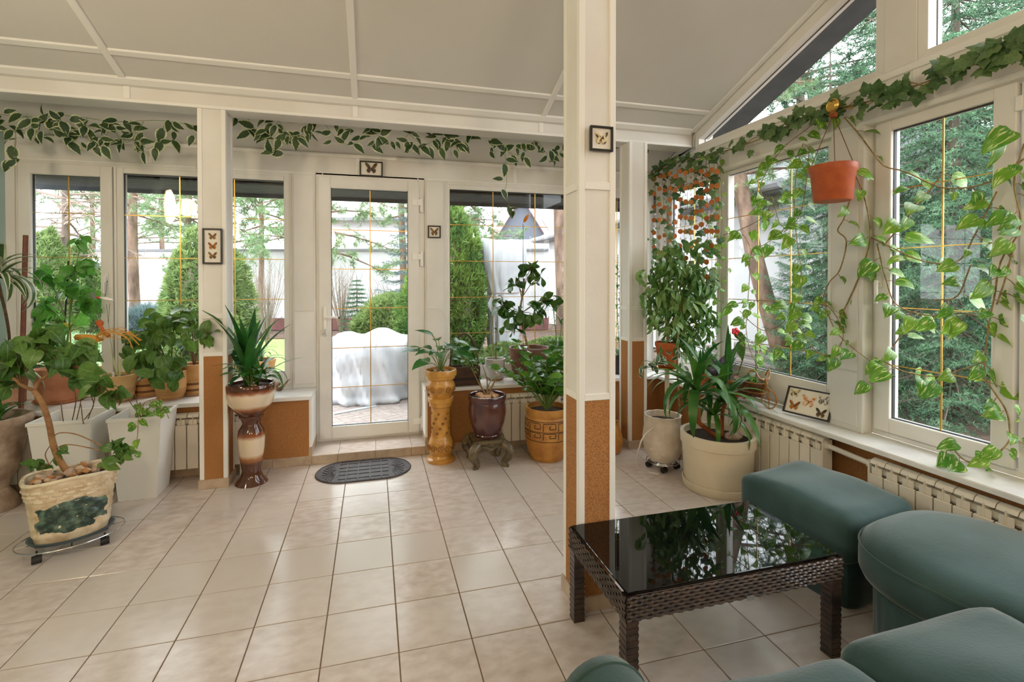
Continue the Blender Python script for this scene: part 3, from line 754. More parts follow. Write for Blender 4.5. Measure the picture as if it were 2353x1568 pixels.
place_tree('blue_spruce', 'blue-grey spruce right of the door view behind the round bush', 'tree', SPB, ('trunk', 'needles'), gp(948, 11.5), 1.0)

def tufts(C, n, ln, wd, out=None):
    P = np.repeat(C, n, 0); D = RNG.normal(size=P.shape)
    if out is not None: D = D*.6+np.repeat(out, n, 0)
    D = unit(D); return needles(P, D, ln*RNG.uniform(.7, 1.1, len(P)), wd)
def pine(name, label, x, D, r, z0, h, nb, seed, lean=(0, 0), L=(1.2, 2.4), tuft=14, mat=None, group=None, bare=False, zb=None):
    rg = random.Random(seed); loc = gp(x, D); t = thing(name, label, 'tree', loc, 0, group)
    tr = [(lean[0]*z+.03*math.sin(z*1.3+seed), lean[1]*z+.03*math.cos(z*1.7+seed), z) for z in np.linspace(0, h, 12)]
    MB().tube(tr, [r*(1-.55*k/11) for k in range(12)], 12).build('trunk', BARK if not bare else BARKG, t, smooth=True, angle=180)
    br = MB(); C = []
    for k in range(nb):
        z = (zb or z0)+(h-(zb or z0))*rg.random()**1.2; b = Vector((lean[0]*z, lean[1]*z, z)); a = rg.uniform(0, 6.28); l = rg.uniform(*L)*(1-.35*(z-z0)/h)
        up = rg.uniform(-.25, .35); d0 = Vector((math.cos(a), math.sin(a), up))
        pts = [b+d0*l*q+Vector((0, 0, -.18*l*q*q)) for q in (0, .35, .7, 1)]
        br.tube(pts, [.03, .02, .012, .005], 5, cap=False)
        for j in range(10):
            q = rg.uniform(.25, 1); s_ = b+d0*l*q+Vector((0, 0, -.18*l*q*q)); e = s_+Vector((rg.uniform(-.5, .5), rg.uniform(-.5, .5), rg.uniform(-.35, .3)))*.9
            br.tube([s_, (s_+e)/2+Vector((0, 0, .03)), e], [.008, .006, .003], 4, cap=False)
            if not bare:
                for q2 in np.linspace(.25, 1.05, 7): C.append(s_.lerp(e, q2)+Vector((rg.uniform(-.05, .05), rg.uniform(-.05, .05), rg.uniform(-.05, .05))))
    br.build('branches', BARK if not bare else TWIG, t, kind='stuff')
    if C:
        V, F = tufts(np.array(C), tuft, .13, .013); link('needles', mesh_np('needles', V, F, mat or NEEDLE_P), t, kind='stuff')
GP = 'pines in the garden'
pine('pine_tree', 'pine with bare grey trunk standing before the garden wall, left of the slim pillar', 308, 11.5, .125, 3.2, 8, 34, 1, group=GP)
pine('pine_tree', 'thin reddish pine showing just left of the slim pillar above the thuja', 428, 13.5, .12, 3.0, 8.5, 30, 2, lean=(.015, 0), group=GP)
pine('pine_tree', 'leafless grey tree behind the climbing pot plant at the far left', 150, 9.5, .075, 1.7, 7, 60, 3, L=(.9, 1.9), bare=True)
pine('pine_tree', 'pine whose crown hangs over the middle of the narrow pane right of the slim pillar', 600, 13.5, .08, 2.7, 7.5, 46, 4, L=(1.4, 2.4), group=GP)
pine('pine_tree', 'pine with pale drooping crown at the upper left of the door pane', 752, 10.5, .09, 2.2, 7, 42, 5, L=(1.1, 1.9), group=GP)
pine('pine_tree', 'slim reddish pine at the right side of the door pane behind the blue spruce', 925, 13.0, .11, 3.2, 8, 26, 6, L=(1.0, 1.8), group=GP)
pine('pine_tree', 'stout pine with flaky red bark at the right of the three-column window', 1292, 8.2, .15, 3.3, 8, 26, 7, L=(1.0, 2.0), group=GP)
pine('pine_tree', 'pine with thick green crown behind the thuja hedge left of the wrapped shrub', 1060, 12, .1, 2.3, 7, 40, 8, L=(1.0, 1.8), group=GP)
lp = pine('leaning_pine', 'leaning pine trunk crossing the gable window behind the trailing vine', 1812, 7.2, .14, 2.6, 7.5, 22, 9, lean=(-.17, .13), L=(1.0, 1.8))

pine('pine_tree', 'tall pine behind the white house whose needles fill the triangular gable window', 1842, 9.6, .1, 3.5, 9.5, 60, 10, L=(1.0, 2.1), mat=NEEDLE_G, group=GP, zb=3.7)
pine('pine_tree', 'distant pine crown between the two left trunks above the garden wall', 372, 17.5, .1, 3.0, 8, 44, 11, L=(1.3, 2.6), group=GP)
pine('pine_tree', 'distant pine crown above the wall at the far left window pane', 215, 17, .1, 3.0, 8, 40, 12, L=(1.3, 2.6), group=GP)

def bush_mesh(n, rx, ry, rz, zc_, sl, sw, mat, seed, k=5, lumps=.18, core_=.76):
    rg = np.random.default_rng(seed)
    u = unit(rg.normal(size=(n, 3))); l1 = rg.normal(size=(6, 3))*2.2; ph = rg.random(6)*6.28
    bump = sum(np.sin(u@l1[i]*2+ph[i]) for i in range(6))/6
    rad = (1+lumps*bump)*(1-.22*rg.random(n)**2)
    C = u*rad[:, None]*np.array([rx, ry, rz])+np.array([0, 0, zc_]); keep = C[:, 2] > 0.0; C = C[keep]; u = u[keep]
    P = np.repeat(C, k, 0); O = np.repeat(unit(u+np.array([0, 0, .45])), k, 0)
    D = unit(O*.9+rg.normal(size=P.shape)*.6)
    V, F = needles(P, D, sl*rg.uniform(.6, 1.2, len(P)), sw)
    core = MB(); core.ico((0, 0, zc_), 1, 2, (rx*core_, ry*core_, rz*core_)); core.v = [(a, b, max(0, c)) for a, b, c in core.v]
    return core.mesh('core', TWIG, smooth=True, angle=180), mesh_np('foliage', V, F, mat)
def shrub(name, label, x, D, meshes, sc=1, rz=0, cat='shrub', group=None): return place_tree(name, label, cat, meshes, ('inner_branches', 'foliage'), gp(x, D), sc, rz, group)
TH1 = bush_mesh(5200, .62, .62, 1.35, .95, .12, .03, THUJA, 21, k=6, lumps=.32)
shrub('thuja', 'rounded bright green thuja peeping out on both sides of the slim pillar', 478, 7.6, TH1, 1.0)
shrub('thuja', 'pale green thuja at the far left behind the brown stake', 108, 9.0, TH1, (.8, .8, 1.05), 1.0)
shrub('thuja', 'pale green thuja just right of the leafless grey tree', 178, 9.6, TH1, (.75, .75, .95), 2.0)
TH2 = bush_mesh(5600, .55, .55, 1.25, 1.0, .115, .03, THUJA_D, 22, k=6, lumps=.5)
shrub('thuja', 'tall dark thuja with layered tufts at the left of the three-column window', 1036, 6.6, TH2, (.78, .78, 1.12))
shrub('thuja', 'dark thuja hedge plant behind the layered thuja beside the door', 1005, 7.6, TH2, (.9, .9, 1.0), 1.3)
RB = bush_mesh(6000, .8, .7, .62, .62, .09, .024, THUJA, 23, k=6)
shrub('round_bush', 'round yellow-green bush seen through the right half of the door', 915, 9.2, RB, 1.05)
shrub('round_bush', 'low leafy bush under the wrapped shrub', 1165, 6.2, RB, (.55, .55, .62), 2.0)
shrub('round_bush', 'low leafy bush right of the wrapped shrub below the red-barked pine', 1260, 6.8, RB, (.7, .6, .62), 3.0)
JU = bush_mesh(5000, 1.3, .8, .42, .3, .11, .024, JUNI, 24, k=6, lumps=.3)
shrub('juniper', 'low pale juniper spreading behind the left windowsill', 130, 7.2, JU, 1.0)
shrub('juniper', 'low pale juniper spreading under the bare-trunked pine', 320, 7.6, JU, .95, 2.0)
DP = bush_mesh(700, .5, .5, .42, .45, .3, .022, NEEDLE_B, 25, k=14, lumps=.6, core_=.3)
shrub('dwarf_pine', 'grey-blue dwarf pine at the foot of the bare-trunked pine', 318, 10.6, DP, 1.0)
shrub('dwarf_pine', 'grey-blue dwarf pine left of the window mullion', 232, 10.4, DP, .9, 1.0)
def bare_shrub(label, x, D, h, n, seed):
    rg = random.Random(seed); t = thing('bare_shrub', label, 'shrub', gp(x, D), 0, 'leafless shrubs'); m = MB()
    for k in range(n):
        a = rg.uniform(0, 6.28); s_ = rg.uniform(.1, .55); hh = h*rg.uniform(.6, 1)
        p1 = Vector((math.cos(a)*s_*.3, math.sin(a)*s_*.3, hh*.35)); p2 = Vector((math.cos(a)*s_*.8, math.sin(a)*s_*.8, hh*.75)); p3 = Vector((math.cos(a)*s_, math.sin(a)*s_, hh))
        m.tube([(0, 0, 0), p1, p2, p3], [.012, .009, .006, .003], 4, cap=False)
        for j in range(3):
            q = p1.lerp(p3, rg.random()); m.tube([q, q+Vector((rg.uniform(-.2, .2), rg.uniform(-.2, .2), rg.uniform(.15, .4)))], [.005, .002], 3, cap=False)
    m.build('twigs', TWIG, t, kind='stuff')
bare_shrub('leafless twiggy shrub before the garden wall right of the thuja', 612, 11.5, 2.2, 46, 1)
bare_shrub('leafless twiggy shrub at the left edge of the door pane', 785, 12.5, 2.2, 40, 2)
bare_shrub('thin leafless shrub between the young spruce and the round bush', 872, 12.8, 1.6, 16, 3)
# ------------------------------------------------------------------ furniture
SUEDE = M('green_suede', (40, 68, 66), .85, (60, 88, 90), scale=3.5, detail=6, sheen=.35, bump=.12, bscale=90)
SUEDEP = M('green_suede_piping', (46, 74, 66), .85, sheen=.4)
def cushion(w, d, h, r=.06, puff=.02, n=14, sq=5.0, seed=0, wr=.004):
    """soft rounded block, centred in x,y, base at z=0"""
    rg = random.Random(seed); ph = [rg.uniform(0, 6.28) for _ in range(6)]
    bm = bmesh.new(); bmesh.ops.create_cube(bm, size=2); bmesh.ops.subdivide_edges(bm, edges=bm.edges[:], cuts=n, use_grid_fill=True)
    vs = []
    for v in bm.verts:
        x, y, z = v.co
        X, Y, Z = x*w/2, y*d/2, z*h/2
        ix = max(-w/2+r, min(w/2-r, X)); iy = max(-d/2+r, min(d/2-r, Y)); iz = max(-h/2+r, min(h/2-r, Z))
        q = Vector((X-ix, Y-iy, Z-iz))
        if q.length > 1e-9: q = q.normalized()*r
        P_ = Vector((ix, iy, iz))+q
        cx_, cy_ = 1-(abs(x))**2.2, 1-(abs(y))**2.2
        if z > 0: P_.z += puff*cx_*cy_*z
        P_.x += math.copysign(puff*.4*cy_*(1-z*z), x)*abs(x)**4; P_.y += math.copysign(puff*.4*cx_*(1-z*z), y)*abs(y)**4
        P_ += Vector((math.sin(9*Y+ph[0]+4*Z), math.sin(8*X+ph[1]), math.sin(11*X+5*Y+ph[2])+math.sin(17*Y+3*X+ph[3])))*wr
        vs.append((P_.x, P_.y, P_.z+h/2))
    fs = [tuple(v.index for v in f.verts) for f in bm.faces]; bm.free()
    return MB().add(vs, fs)
def seam(w, d, z, r=.05, rad=.004):
    pts = []
    for k in range(48):
        a = 2*math.pi*k/48; c, s_ = math.cos(a), math.sin(a); q = (abs(c)**7+abs(s_)**7)**(-1/7.0); pts.append((c*q*w/2, s_*q*d/2, z))
    return MB().tube(pts, rad, 5, closed=True)
# rectangular pouf by the radiator
t = thing('pouf', 'rectangular green suede pouf in front of the gable radiator', 'pouf', (2.265, 1.965, 0), math.radians(8))
MB().lathe([(0, .0), (.30, .0), (.31, .02), (.31, .22), (0, .22)], 48, sq=9, ex=.78, ey=.92).build('base', SUEDE, t, smooth=True)
cushion(.525, .59, .24, r=.055, puff=.02, seed=1).build('cushion', SUEDE, t, smooth=True, angle=180, loc=(0, 0, .195))
seam(.52, .585, .385).build('piping', SUEDEP, t, smooth=True)
# curved pouf
def blob(prof, cx_, fn, n=64): return MB().lathe(prof, n, fn=fn)
def ofn(a, z): return (abs(math.cos(a))**2.7+abs(math.sin(a))**2.7)**(-1/2.7)
t = thing('pouf', 'large rounded green suede pouf with pleated skirt at the right edge', 'pouf', (2.31, 1.245, 0), math.radians(10)); t.scale = (.94, 1, 1.07)
def pleat(a, z): return ofn(a, z)*(1+.012*math.sin(46*a)*(1 if z < .2 else 0))
MB().lathe([(0, 0), (.355, 0), (.365, .02), (.37, .2), (.36, .25), (0, .25)], 184, fn=pleat).build('pleated_skirt', SUEDE, t, smooth=True, angle=180)
MB().lathe([(0, .235), (.36, .235), (.405, .25), (.418, .28), (.418, .34), (.405, .385), (.37, .412), (.30, .428), (.15, .44), (0, .444)], 72, fn=ofn).build('cushion', SUEDE, t, smooth=True, angle=180)
MB().tube([(.416*ofn(a, 0)*math.cos(a), .416*ofn(a, 0)*math.sin(a), .37) for a in np.linspace(0, 6.283, 73)[:-1]], .004, 5, closed=True).build('piping', SUEDEP, t, smooth=True)
MB().tube([(.385*ofn(a, 0)*math.cos(a), .385*ofn(a, 0)*math.sin(a), .238) for a in np.linspace(0, 6.283, 73)[:-1]], .008, 5, closed=True).build('welt', SUEDEP, t, smooth=True)
# sofa in the foreground
t = thing('sofa', 'green suede sofa with loose seat cushions and rounded arm in the foreground', 'sofa', (1.2, .72, 0))
cushion(1.42, .70, .26, r=.05, puff=0, seed=2, n=10).build('base', SUEDE, t, smooth=True, angle=180, loc=(.01, .0, .03))
cushion(.66, .66, .17, r=.07, puff=.035, seed=3, wr=.005).build('seat_cushion', SUEDE, t, smooth=True, angle=180, loc=(-.22, .03, .278))
cushion(.66, .70, .19, r=.075, puff=.045, seed=4, wr=.006).build('seat_cushion', SUEDE, t, smooth=True, angle=180, loc=(.43, .035, .265))
ar = MB(); ar.lathe([(0, -.36), (.08, -.36), (.108, -.345), (.112, -.3), (.112, .3), (.108, .345), (.08, .365), (0, .37)], 32, ey=.92); ar.xf(Matrix.Translation((-.655, .015, .46)) @ Matrix.Rotation(-math.pi/2, 4, 'X'))
ar.build('arm_roll', SUEDE, t, smooth=True, angle=50)
MB().box(-.745, -.57, -.35, .34, .03, .42).build('arm_panel', SUEDE, t, bevel=.03, segs=3, smooth=True)
MB().tube([(-.655+.1125*math.cos(a), .33, .46+.1035*math.sin(a)) for a in np.linspace(0, 6.283, 33)[:-1]], .004, 5, closed=True).build('piping', SUEDEP, t, smooth=True)
cushion(1.45, .18, .50, r=.07, puff=.02, seed=5).build('backrest', SUEDE, t, smooth=True, angle=180, loc=(0, -.42, .28))

# wicker coffee table with black glass
WICK = M('dark_brown_wicker', (40, 30, 27), .4, (84, 64, 52), scale=26, detail=4, lo=.35, hi=.75, coat=.3)
BGLASS = M('black_glass_top', (8, 10, 12), .02, spec=.5)
TW, TD, TH = .955, .49, .41
t = thing('coffee_table', 'low dark wicker coffee table with reflective black glass top', 'table', (1.322, 1.716, 0))
MB().box(-TW/2+.008, TW/2-.008, -TD/2+.008, TD/2-.008, TH-.008, TH).build('glass_top', BGLASS, t, bevel=.002)
MB().box(-TW/2+.03, TW/2-.03, -TD/2+.03, TD/2-.03, TH-.03, TH-.01).build('underframe', WICK, t)
legw = .05
def woven(x0, x1, y, z0, z1, nrm):
    """basket weave of flat strands along a face; local frame x along, bulging strands over uprights"""
    m = MB(); nh = max(2, int((z1-z0)/.0115)); nu = max(2, int((x1-x0)/.021)); hh = (z1-z0)/nh; uw = (x1-x0)/nu
    for r_ in range(nh):
        pts = []
        for c_ in range(nu*2+1):
            xx = x0+c_*uw/2; bul = .0045 if ((c_+(2 if r_ % 2 else 0)) % 4) in (0, 1) else 0.0
            pts.append((xx, bul))
        z_ = z0+(r_+.5)*hh; vs = []; fs = []
        for xx, bl in pts:
            vs += [(xx, -bl-.001, z_-hh*.46), (xx, -bl-.004, z_), (xx, -bl-.001, z_+hh*.46)]
        for k in range(len(pts)-1):
            a = k*3; fs += [(a, a+3, a+4, a+1), (a+1, a+4, a+5, a+2)]
        m.add(vs, fs)
    m.add([(x0, .002, z0), (x1, .002, z0), (x1, .002, z1), (x0, .002, z1)], [(0, 1, 2, 3)])
    return m
AP = .098
for (nm, L_, ang, ox, oy) in (('front', TW, 0, 0, -TD/2), ('left', TD, -math.pi/2, -TW/2, 0), ('right', TD, math.pi/2, TW/2, 0), ('back', TW, math.pi, 0, TD/2)):
    m = woven(-L_/2, L_/2, 0, TH-AP, TH-.010, 1); m.xf(Matrix.Translation((ox, oy, 0)) @ Matrix.Rotation(ang, 4, 'Z'))
    m.build('woven_apron', WICK, t, kind='stuff')
for sx in (-1, 1):
    for sy in (-1, 1):
        x_, y_ = sx*(TW/2-legw/2), sy*(TD/2-legw/2)
        m = MB(); n_ = 34
        for k in range(n_):
            z0 = k*(TH-.02)/n_; z1 = z0+(TH-.02)/n_*.93; e = .0015 if k % 2 else 0
            m.box(x_-legw/2+e, x_+legw/2-e, y_-legw/2+e, y_+legw/2-e, z0, z1)
        m.build('leg', WICK, t, kind='stuff')
MB().box(.02, .05, -TD/2-.009, -TD/2-.004, TH-AP-.004, TH-AP+.012).build('clip', METALG, t)

# doormat
MATM = M('black_rubber_mat', (62, 60, 64), .55, (86, 80, 84), scale=30, bump=.1)
t = thing('doormat', 'black oval rubber doormat with raised grid on the tiles below the door step', 'doormat', (-.075, 3.885, .0005))
def stad(L_, W_, n=20):
    r_ = W_/2; o = []
    for k in range(n+1):
        a = -math.pi/2+math.pi*k/n; o.append((L_/2-r_+r_*math.cos(a), r_*math.sin(a)))
    for k in range(n+1):
        a = math.pi/2+math.pi*k/n; o.append((-L_/2+r_+r_*math.cos(a), r_*math.sin(a)))
    return o
MB().poly_prism(stad(.73, .43), 'z', 0, .006).build('base', MATM, t)
MB().tube([(x, y, .006) for x, y in stad(.715, .415)], .006, 6, closed=True).build('raised_rim', MATM, t, smooth=True)
for X in (-.19, -.13, 0-.045, .045, .13, .19): MB().box(X-.004, X+.004, -.195, .195, .005, .011).build('rib', MATM, t)
for Y in (-.15, -.07, .0, .07, .15): MB().box(-.19, .19, Y-.004, Y+.004, .005, .0105).build('rib', MATM, t)
for s_ in (-1, 1):
    for k in range(11):
        a = -1.3+2.6*k/10; rr = .10
        pts = [(s_*(.21+rr*q*math.cos(a)*1.0), rr*1.75*q*math.sin(a)+.012*math.sin(q*9+k), .007) for q in np.linspace(.25, 1, 6)]
        MB().tube(pts, .0045, 5).build('scroll', MATM, t, smooth=True)

# ------------------------------------------------------------------ framed butterflies
BLACKF = M('black_frame_wood', (30, 26, 25), .35); PAPER = M('cream_mount', (240, 234, 222), .8)
def wing_mats(c1, c2, nm): return M(nm, c1, .7, c2, scale=60, detail=2, lo=.45, hi=.55)
BF = {'brown': wing_mats((88, 62, 36), (150, 112, 60), 'brown_wing'), 'orange': wing_mats((186, 116, 40), (120, 70, 26), 'orange_wing'), 'dark': wing_mats((52, 40, 34), (120, 92, 66), 'dark_wing'),
      'cream': wing_mats((70, 52, 42), (226, 206, 160), 'cream_banded_wing'), 'white': wing_mats((232, 226, 214), (120, 112, 108), 'grey_white_wing'), 'tip': wing_mats((236, 214, 184), (206, 110, 40), 'orange_tip_wing')}
def butterfly(parent, cx_, cz_, s, mat, y, tail=False):
    fw = [(.02, .03), (.10, .22), (.30, .44), (.50, .50), (.49, .34), (.40, .16), (.28, .02), (.1, -.03)]
    hw = [(.02, .0), (.26, .02), (.38, -.08), (.38, -.24), (.28, -.36), (.16, -.40 if not tail else -.52), (.08, -.28), (.02, -.16)]
    b = MB().add([(cx_, y-.004, cz_+.16*s), (cx_+.025*s, y-.004, cz_), (cx_, y-.004, cz_-.25*s), (cx_-.025*s, y-.004, cz_), (cx_, y-.004-.03*s, cz_), (cx_, y, cz_)], [(0, 1, 4), (1, 2, 4), (2, 3, 4), (3, 0, 4), (0, 5, 1), (1, 5, 2), (2, 5, 3), (3, 5, 0)])
    bo = b.build('butterfly', BF['dark'], parent)
    for sg in (-1, 1):
        for nm, o in (('forewing', fw), ('hindwing', hw)):
            pts = [(cx_+sg*a*s, y-.003-.06*s*a, cz_+c*s) for a, c in o]
            n = len(pts); back = [(a, b_+.0012, c) for a, b_, c in pts]
            MB().add(pts+back, [tuple(range(n)), tuple(range(2*n-1, n-1, -1))]+[(i, (i+1) % n, (i+1) % n+n, i+n) for i in range(n)]).build(nm, mat, bo)
def frame(label, loc, w, h, specs, rz=0, tilt=0, fr=.011, dp=.018, lbl=True):
    """local: x right, z up, faces -y, hangs with back at y=0"""
    t = thing('framed_butterfly', label, 'picture frame', loc, rz, 'framed butterfly specimens')
    if tilt: t.rotation_euler = (tilt, 0, rz)
    ring(MB(), 'y', -w/2, w/2, -h/2, h/2, fr, -dp, -.001).build('frame', BLACKF, t, bevel=.002)
    MB().box(-w/2+fr, w/2-fr, -.006, -.002, -h/2+fr, h/2-fr).build('mount', PAPER, t)
    for (a, c, s, k, *tl) in specs: butterfly(t, a*w, c*h, s, BF[k], -.007, bool(tl))
    MB().tube([(0, -.004, h/2), (.0, -.004, h/2+.012)], .0015, 5).build('hook', GOLD, t)
    return t
c = py(488.5, 566, 3.82); frame('tall narrow black frame with three brown butterflies hanging on the slim pillar', (c.x, 3.828, c.z), .128, .255, [(0, .27, .052, 'brown'), (0, .0, .056, 'orange'), (0, -.27, .054, 'brown')])
c = py(853, 389, 4.44); frame('small landscape black frame with one dark butterfly above the glass door', (c.x, 4.436, c.z), .20, .135, [(0, .02, .105, 'dark')])
c = py(998, 533, 4.41); frame('tiny square black frame with one brown butterfly between door and window', (c.x, 4.418, c.z), .118, .115, [(0, 0, .075, 'brown', 1)])
c = py(1382, 319, 1.96); frame('square black frame with a cream-banded butterfly on the foreground pillar', (c.x, 1.969, c.z), .112, .112, [(0, 0, .062, 'cream')], fr=.009)
c = px(1852, 942, 2.84)
f_ = frame('wide black frame with five butterflies leaning on the gable windowsill', (2.81, 2.56, .567+.118*math.cos(.5)), .30, .19, [(-.33, .26, .062, 'cream'), (-.28, -.2, .07, 'orange'), (0.0, .04, .085, 'tip'), (.30, .2, .075, 'white'), (.30, -.27, .066, 'dark')], fr=.010)
f_.rotation_euler = (-math.radians(24), 0, math.radians(-76)); f_.location = (2.865, 2.585, .567+.095*math.cos(math.radians(24))+.008)
# ------------------------------------------------------------------ leaves
def leaf_mesh(name, mat, prof, nseg=6, fold=.12, droop=.5, tw=0.0, wav=0.0):
    """unit-length leaf along +Y, upper side +Z; prof(t) = half width"""
    V = []; UV = []; F = []
    y = z = 0.0; ang = droop*-.35
    for k in range(nseg+1):
        t = k/nseg
        w = max(.004, prof(t)); tws = tw*t
        wz = wav*math.sin(t*14)
        for s_ in (-1, 0, 1):
            dx, dz = s_*w*math.cos(tws), s_*w*math.sin(tws)+(fold*w if s_ else 0)+s_*wz*w
            V.append((dx, y+dz*math.sin(ang), z+dz*math.cos(ang))); UV.append((.5+.5*s_, t))
        ang = droop*(-.35+1.35*(k+1)/nseg); y += math.cos(ang)/nseg; z -= math.sin(ang)/nseg
    for k in range(nseg):
        a = k*3; F += [(a, a+1, a+4, a+3), (a+1, a+2, a+5, a+4)]
    me = bpy.data.meshes.new(name); me.from_pydata(V, [], F)
    uvl = me.uv_layers.new(name='UVMap')
    for lp in me.loops: uvl.data[lp.index].uv = UV[lp.vertex_index]
    me.polygons.foreach_set('use_smooth', [True]*len(me.polygons)); me.materials.append(mat); me.update(); return me
def fan_leaf(name, mat, outline, cup=.1, droop=.3):
    V = [(0, .42, .0)]; UV = [(.5, .5)]
    for (x, y) in outline:
        V.append((x, y, -cup*abs(x)-droop*(y-.42)**2)); UV.append((0.0, .5))
    n = len(outline); F = [(0, 1+i, 1+(i+1) % n) for i in range(n)]
    me = bpy.data.meshes.new(name); me.from_pydata(V, [], F); uvl = me.uv_layers.new(name='UVMap')
    for lp in me.loops: uvl.data[lp.index].uv = UV[lp.vertex_index]
    me.materials.append(mat); me.update(); return me
P_OV = lambda w: (lambda t: w*math.sin(math.pi*min(1, t)**.75)*(1-.15*t))
P_HEART = lambda w: (lambda t: w*(math.sin(math.pi*(.08+.92*t)**.62)))
P_LANCE = lambda w: (lambda t: w*math.sin(math.pi*(.04+.96*t)**.85))
P_STRAP = lambda w: (lambda t: w*min(1, .45+1.6*t)*(1-t**3.2))
P_OBOV = lambda w: (lambda t: w*math.sin(math.pi*(.02+.98*t)**1.5))
IVYO = [(.0, .0), (.16, -.06), (.34, .02), (.46, .22), (.34, .36), (.44, .58), (.26, .62), (.14, .82), (0, 1.0), (-.14, .82), (-.26, .62), (-.44, .58), (-.34, .36), (-.46, .22), (-.34, .02), (-.16, -.06)]
def variants(fn): return [fn(k) for k in range(4)]
L_HIB = leafmat('hibiscus_leaf', (58, 100, 38), (102, 138, 60), vein=(140, 168, 98), rough=.42)
L_FIC = leafmat('broad_green_leaf', (58, 126, 42), (110, 172, 70), vein=(120, 170, 90))
L_DARK = leafmat('dark_glossy_leaf', (38, 78, 32), (78, 116, 46), rough=.25)
L_VAR = leafmat('cream_edged_leaf', (44, 72, 42), (70, 92, 54), rim=(212, 216, 176), rimlo=.74, rough=.5)
L_POT = leafmat('pothos_leaf', (78, 138, 40), (132, 178, 58), rim=(226, 232, 166), rimlo=.60, blotch=True, rough=.3, trans=.35)
L_IVY = leafmat('ivy_leaf', (62, 98, 54), (112, 138, 84), rough=.5)
L_STR = leafmat('strap_leaf', (48, 98, 36), (88, 138, 54), rough=.3)
L_SAN = leafmat('upright_strap_leaf', (34, 88, 38), (62, 122, 50), rough=.32)
L_DRA = leafmat('striped_dracaena_leaf', (70, 100, 62), (92, 120, 76), rim=(218, 222, 190), rimlo=.55, stripe=True)
L_ZAM = leafmat('zamia_leaf', (40, 96, 30), (104, 150, 52), rough=.22)
L_PUR = leafmat('purple_leaf', (70, 52, 74), (92, 70, 92), rough=.3)
L_YEL = leafmat('yellow_leaf', (206, 186, 70), (220, 200, 90))
L_HOY = leafmat('trailing_leaf', (84, 128, 60), (146, 174, 100), rough=.35)
HIB = variants(lambda k: leaf_mesh('leaf', L_HIB, P_OV(.33), 7, .18, .55+.25*k, wav=.05))
FIC = variants(lambda k: leaf_mesh('leaf', L_FIC, P_HEART(.36), 7, .15, .35+.3*k))
DRK = variants(lambda k: leaf_mesh('leaf', L_DARK, P_OBOV(.25), 6, .2, .3+.3*k))
VARL = variants(lambda k: leaf_mesh('leaf', L_VAR, P_OV(.30), 6, .14, .2+.25*k))
POT = variants(lambda k: leaf_mesh('leaf', L_POT, P_HEART(.36), 7, .16, .4+.3*k))
IVY = variants(lambda k: fan_leaf('leaf', L_IVY, IVYO, .12+.08*k, .2+.2*k))
STRP = variants(lambda k: leaf_mesh('leaf', L_STR, P_STRAP(.052), 12, .3, .7+.55*k))
SAN = variants(lambda k: leaf_mesh('leaf', L_SAN, P_STRAP(.06), 9, .25, .12+.22*k, tw=.3*(k-1)))
DRA = variants(lambda k: leaf_mesh('leaf', L_DRA, P_STRAP(.055), 11, .25, .9+.5*k))
ZAM = variants(lambda k: leaf_mesh('leaf', L_ZAM, P_OV(.27), 6, .14, .3+.25*k))
LIL = variants(lambda k: leaf_mesh('leaf', L_SAN, P_LANCE(.2), 7, .2, .35+.3*k))
PUR = variants(lambda k: leaf_mesh('leaf', L_PUR, P_LANCE(.14), 8, .2, .5+.3*k))
YEL = [leaf_mesh('leaf', L_YEL, P_HEART(.36), 6, .1, .4)]
HOY = variants(lambda k: leaf_mesh('leaf', L_HOY, P_LANCE(.17), 6, .2, .3+.35*k))
STEMG = M('green_stem', (112, 136, 70), .6); STEMB = M('brown_stem', (122, 92, 62), .8, (92, 66, 44), scale=30)
STEMT = M('tan_vine_stem', (168, 146, 96), .7, (128, 104, 62), scale=40)
SOIL = M('potting_soil', (66, 48, 38), .95, (42, 32, 26), scale=60, bump=.5)

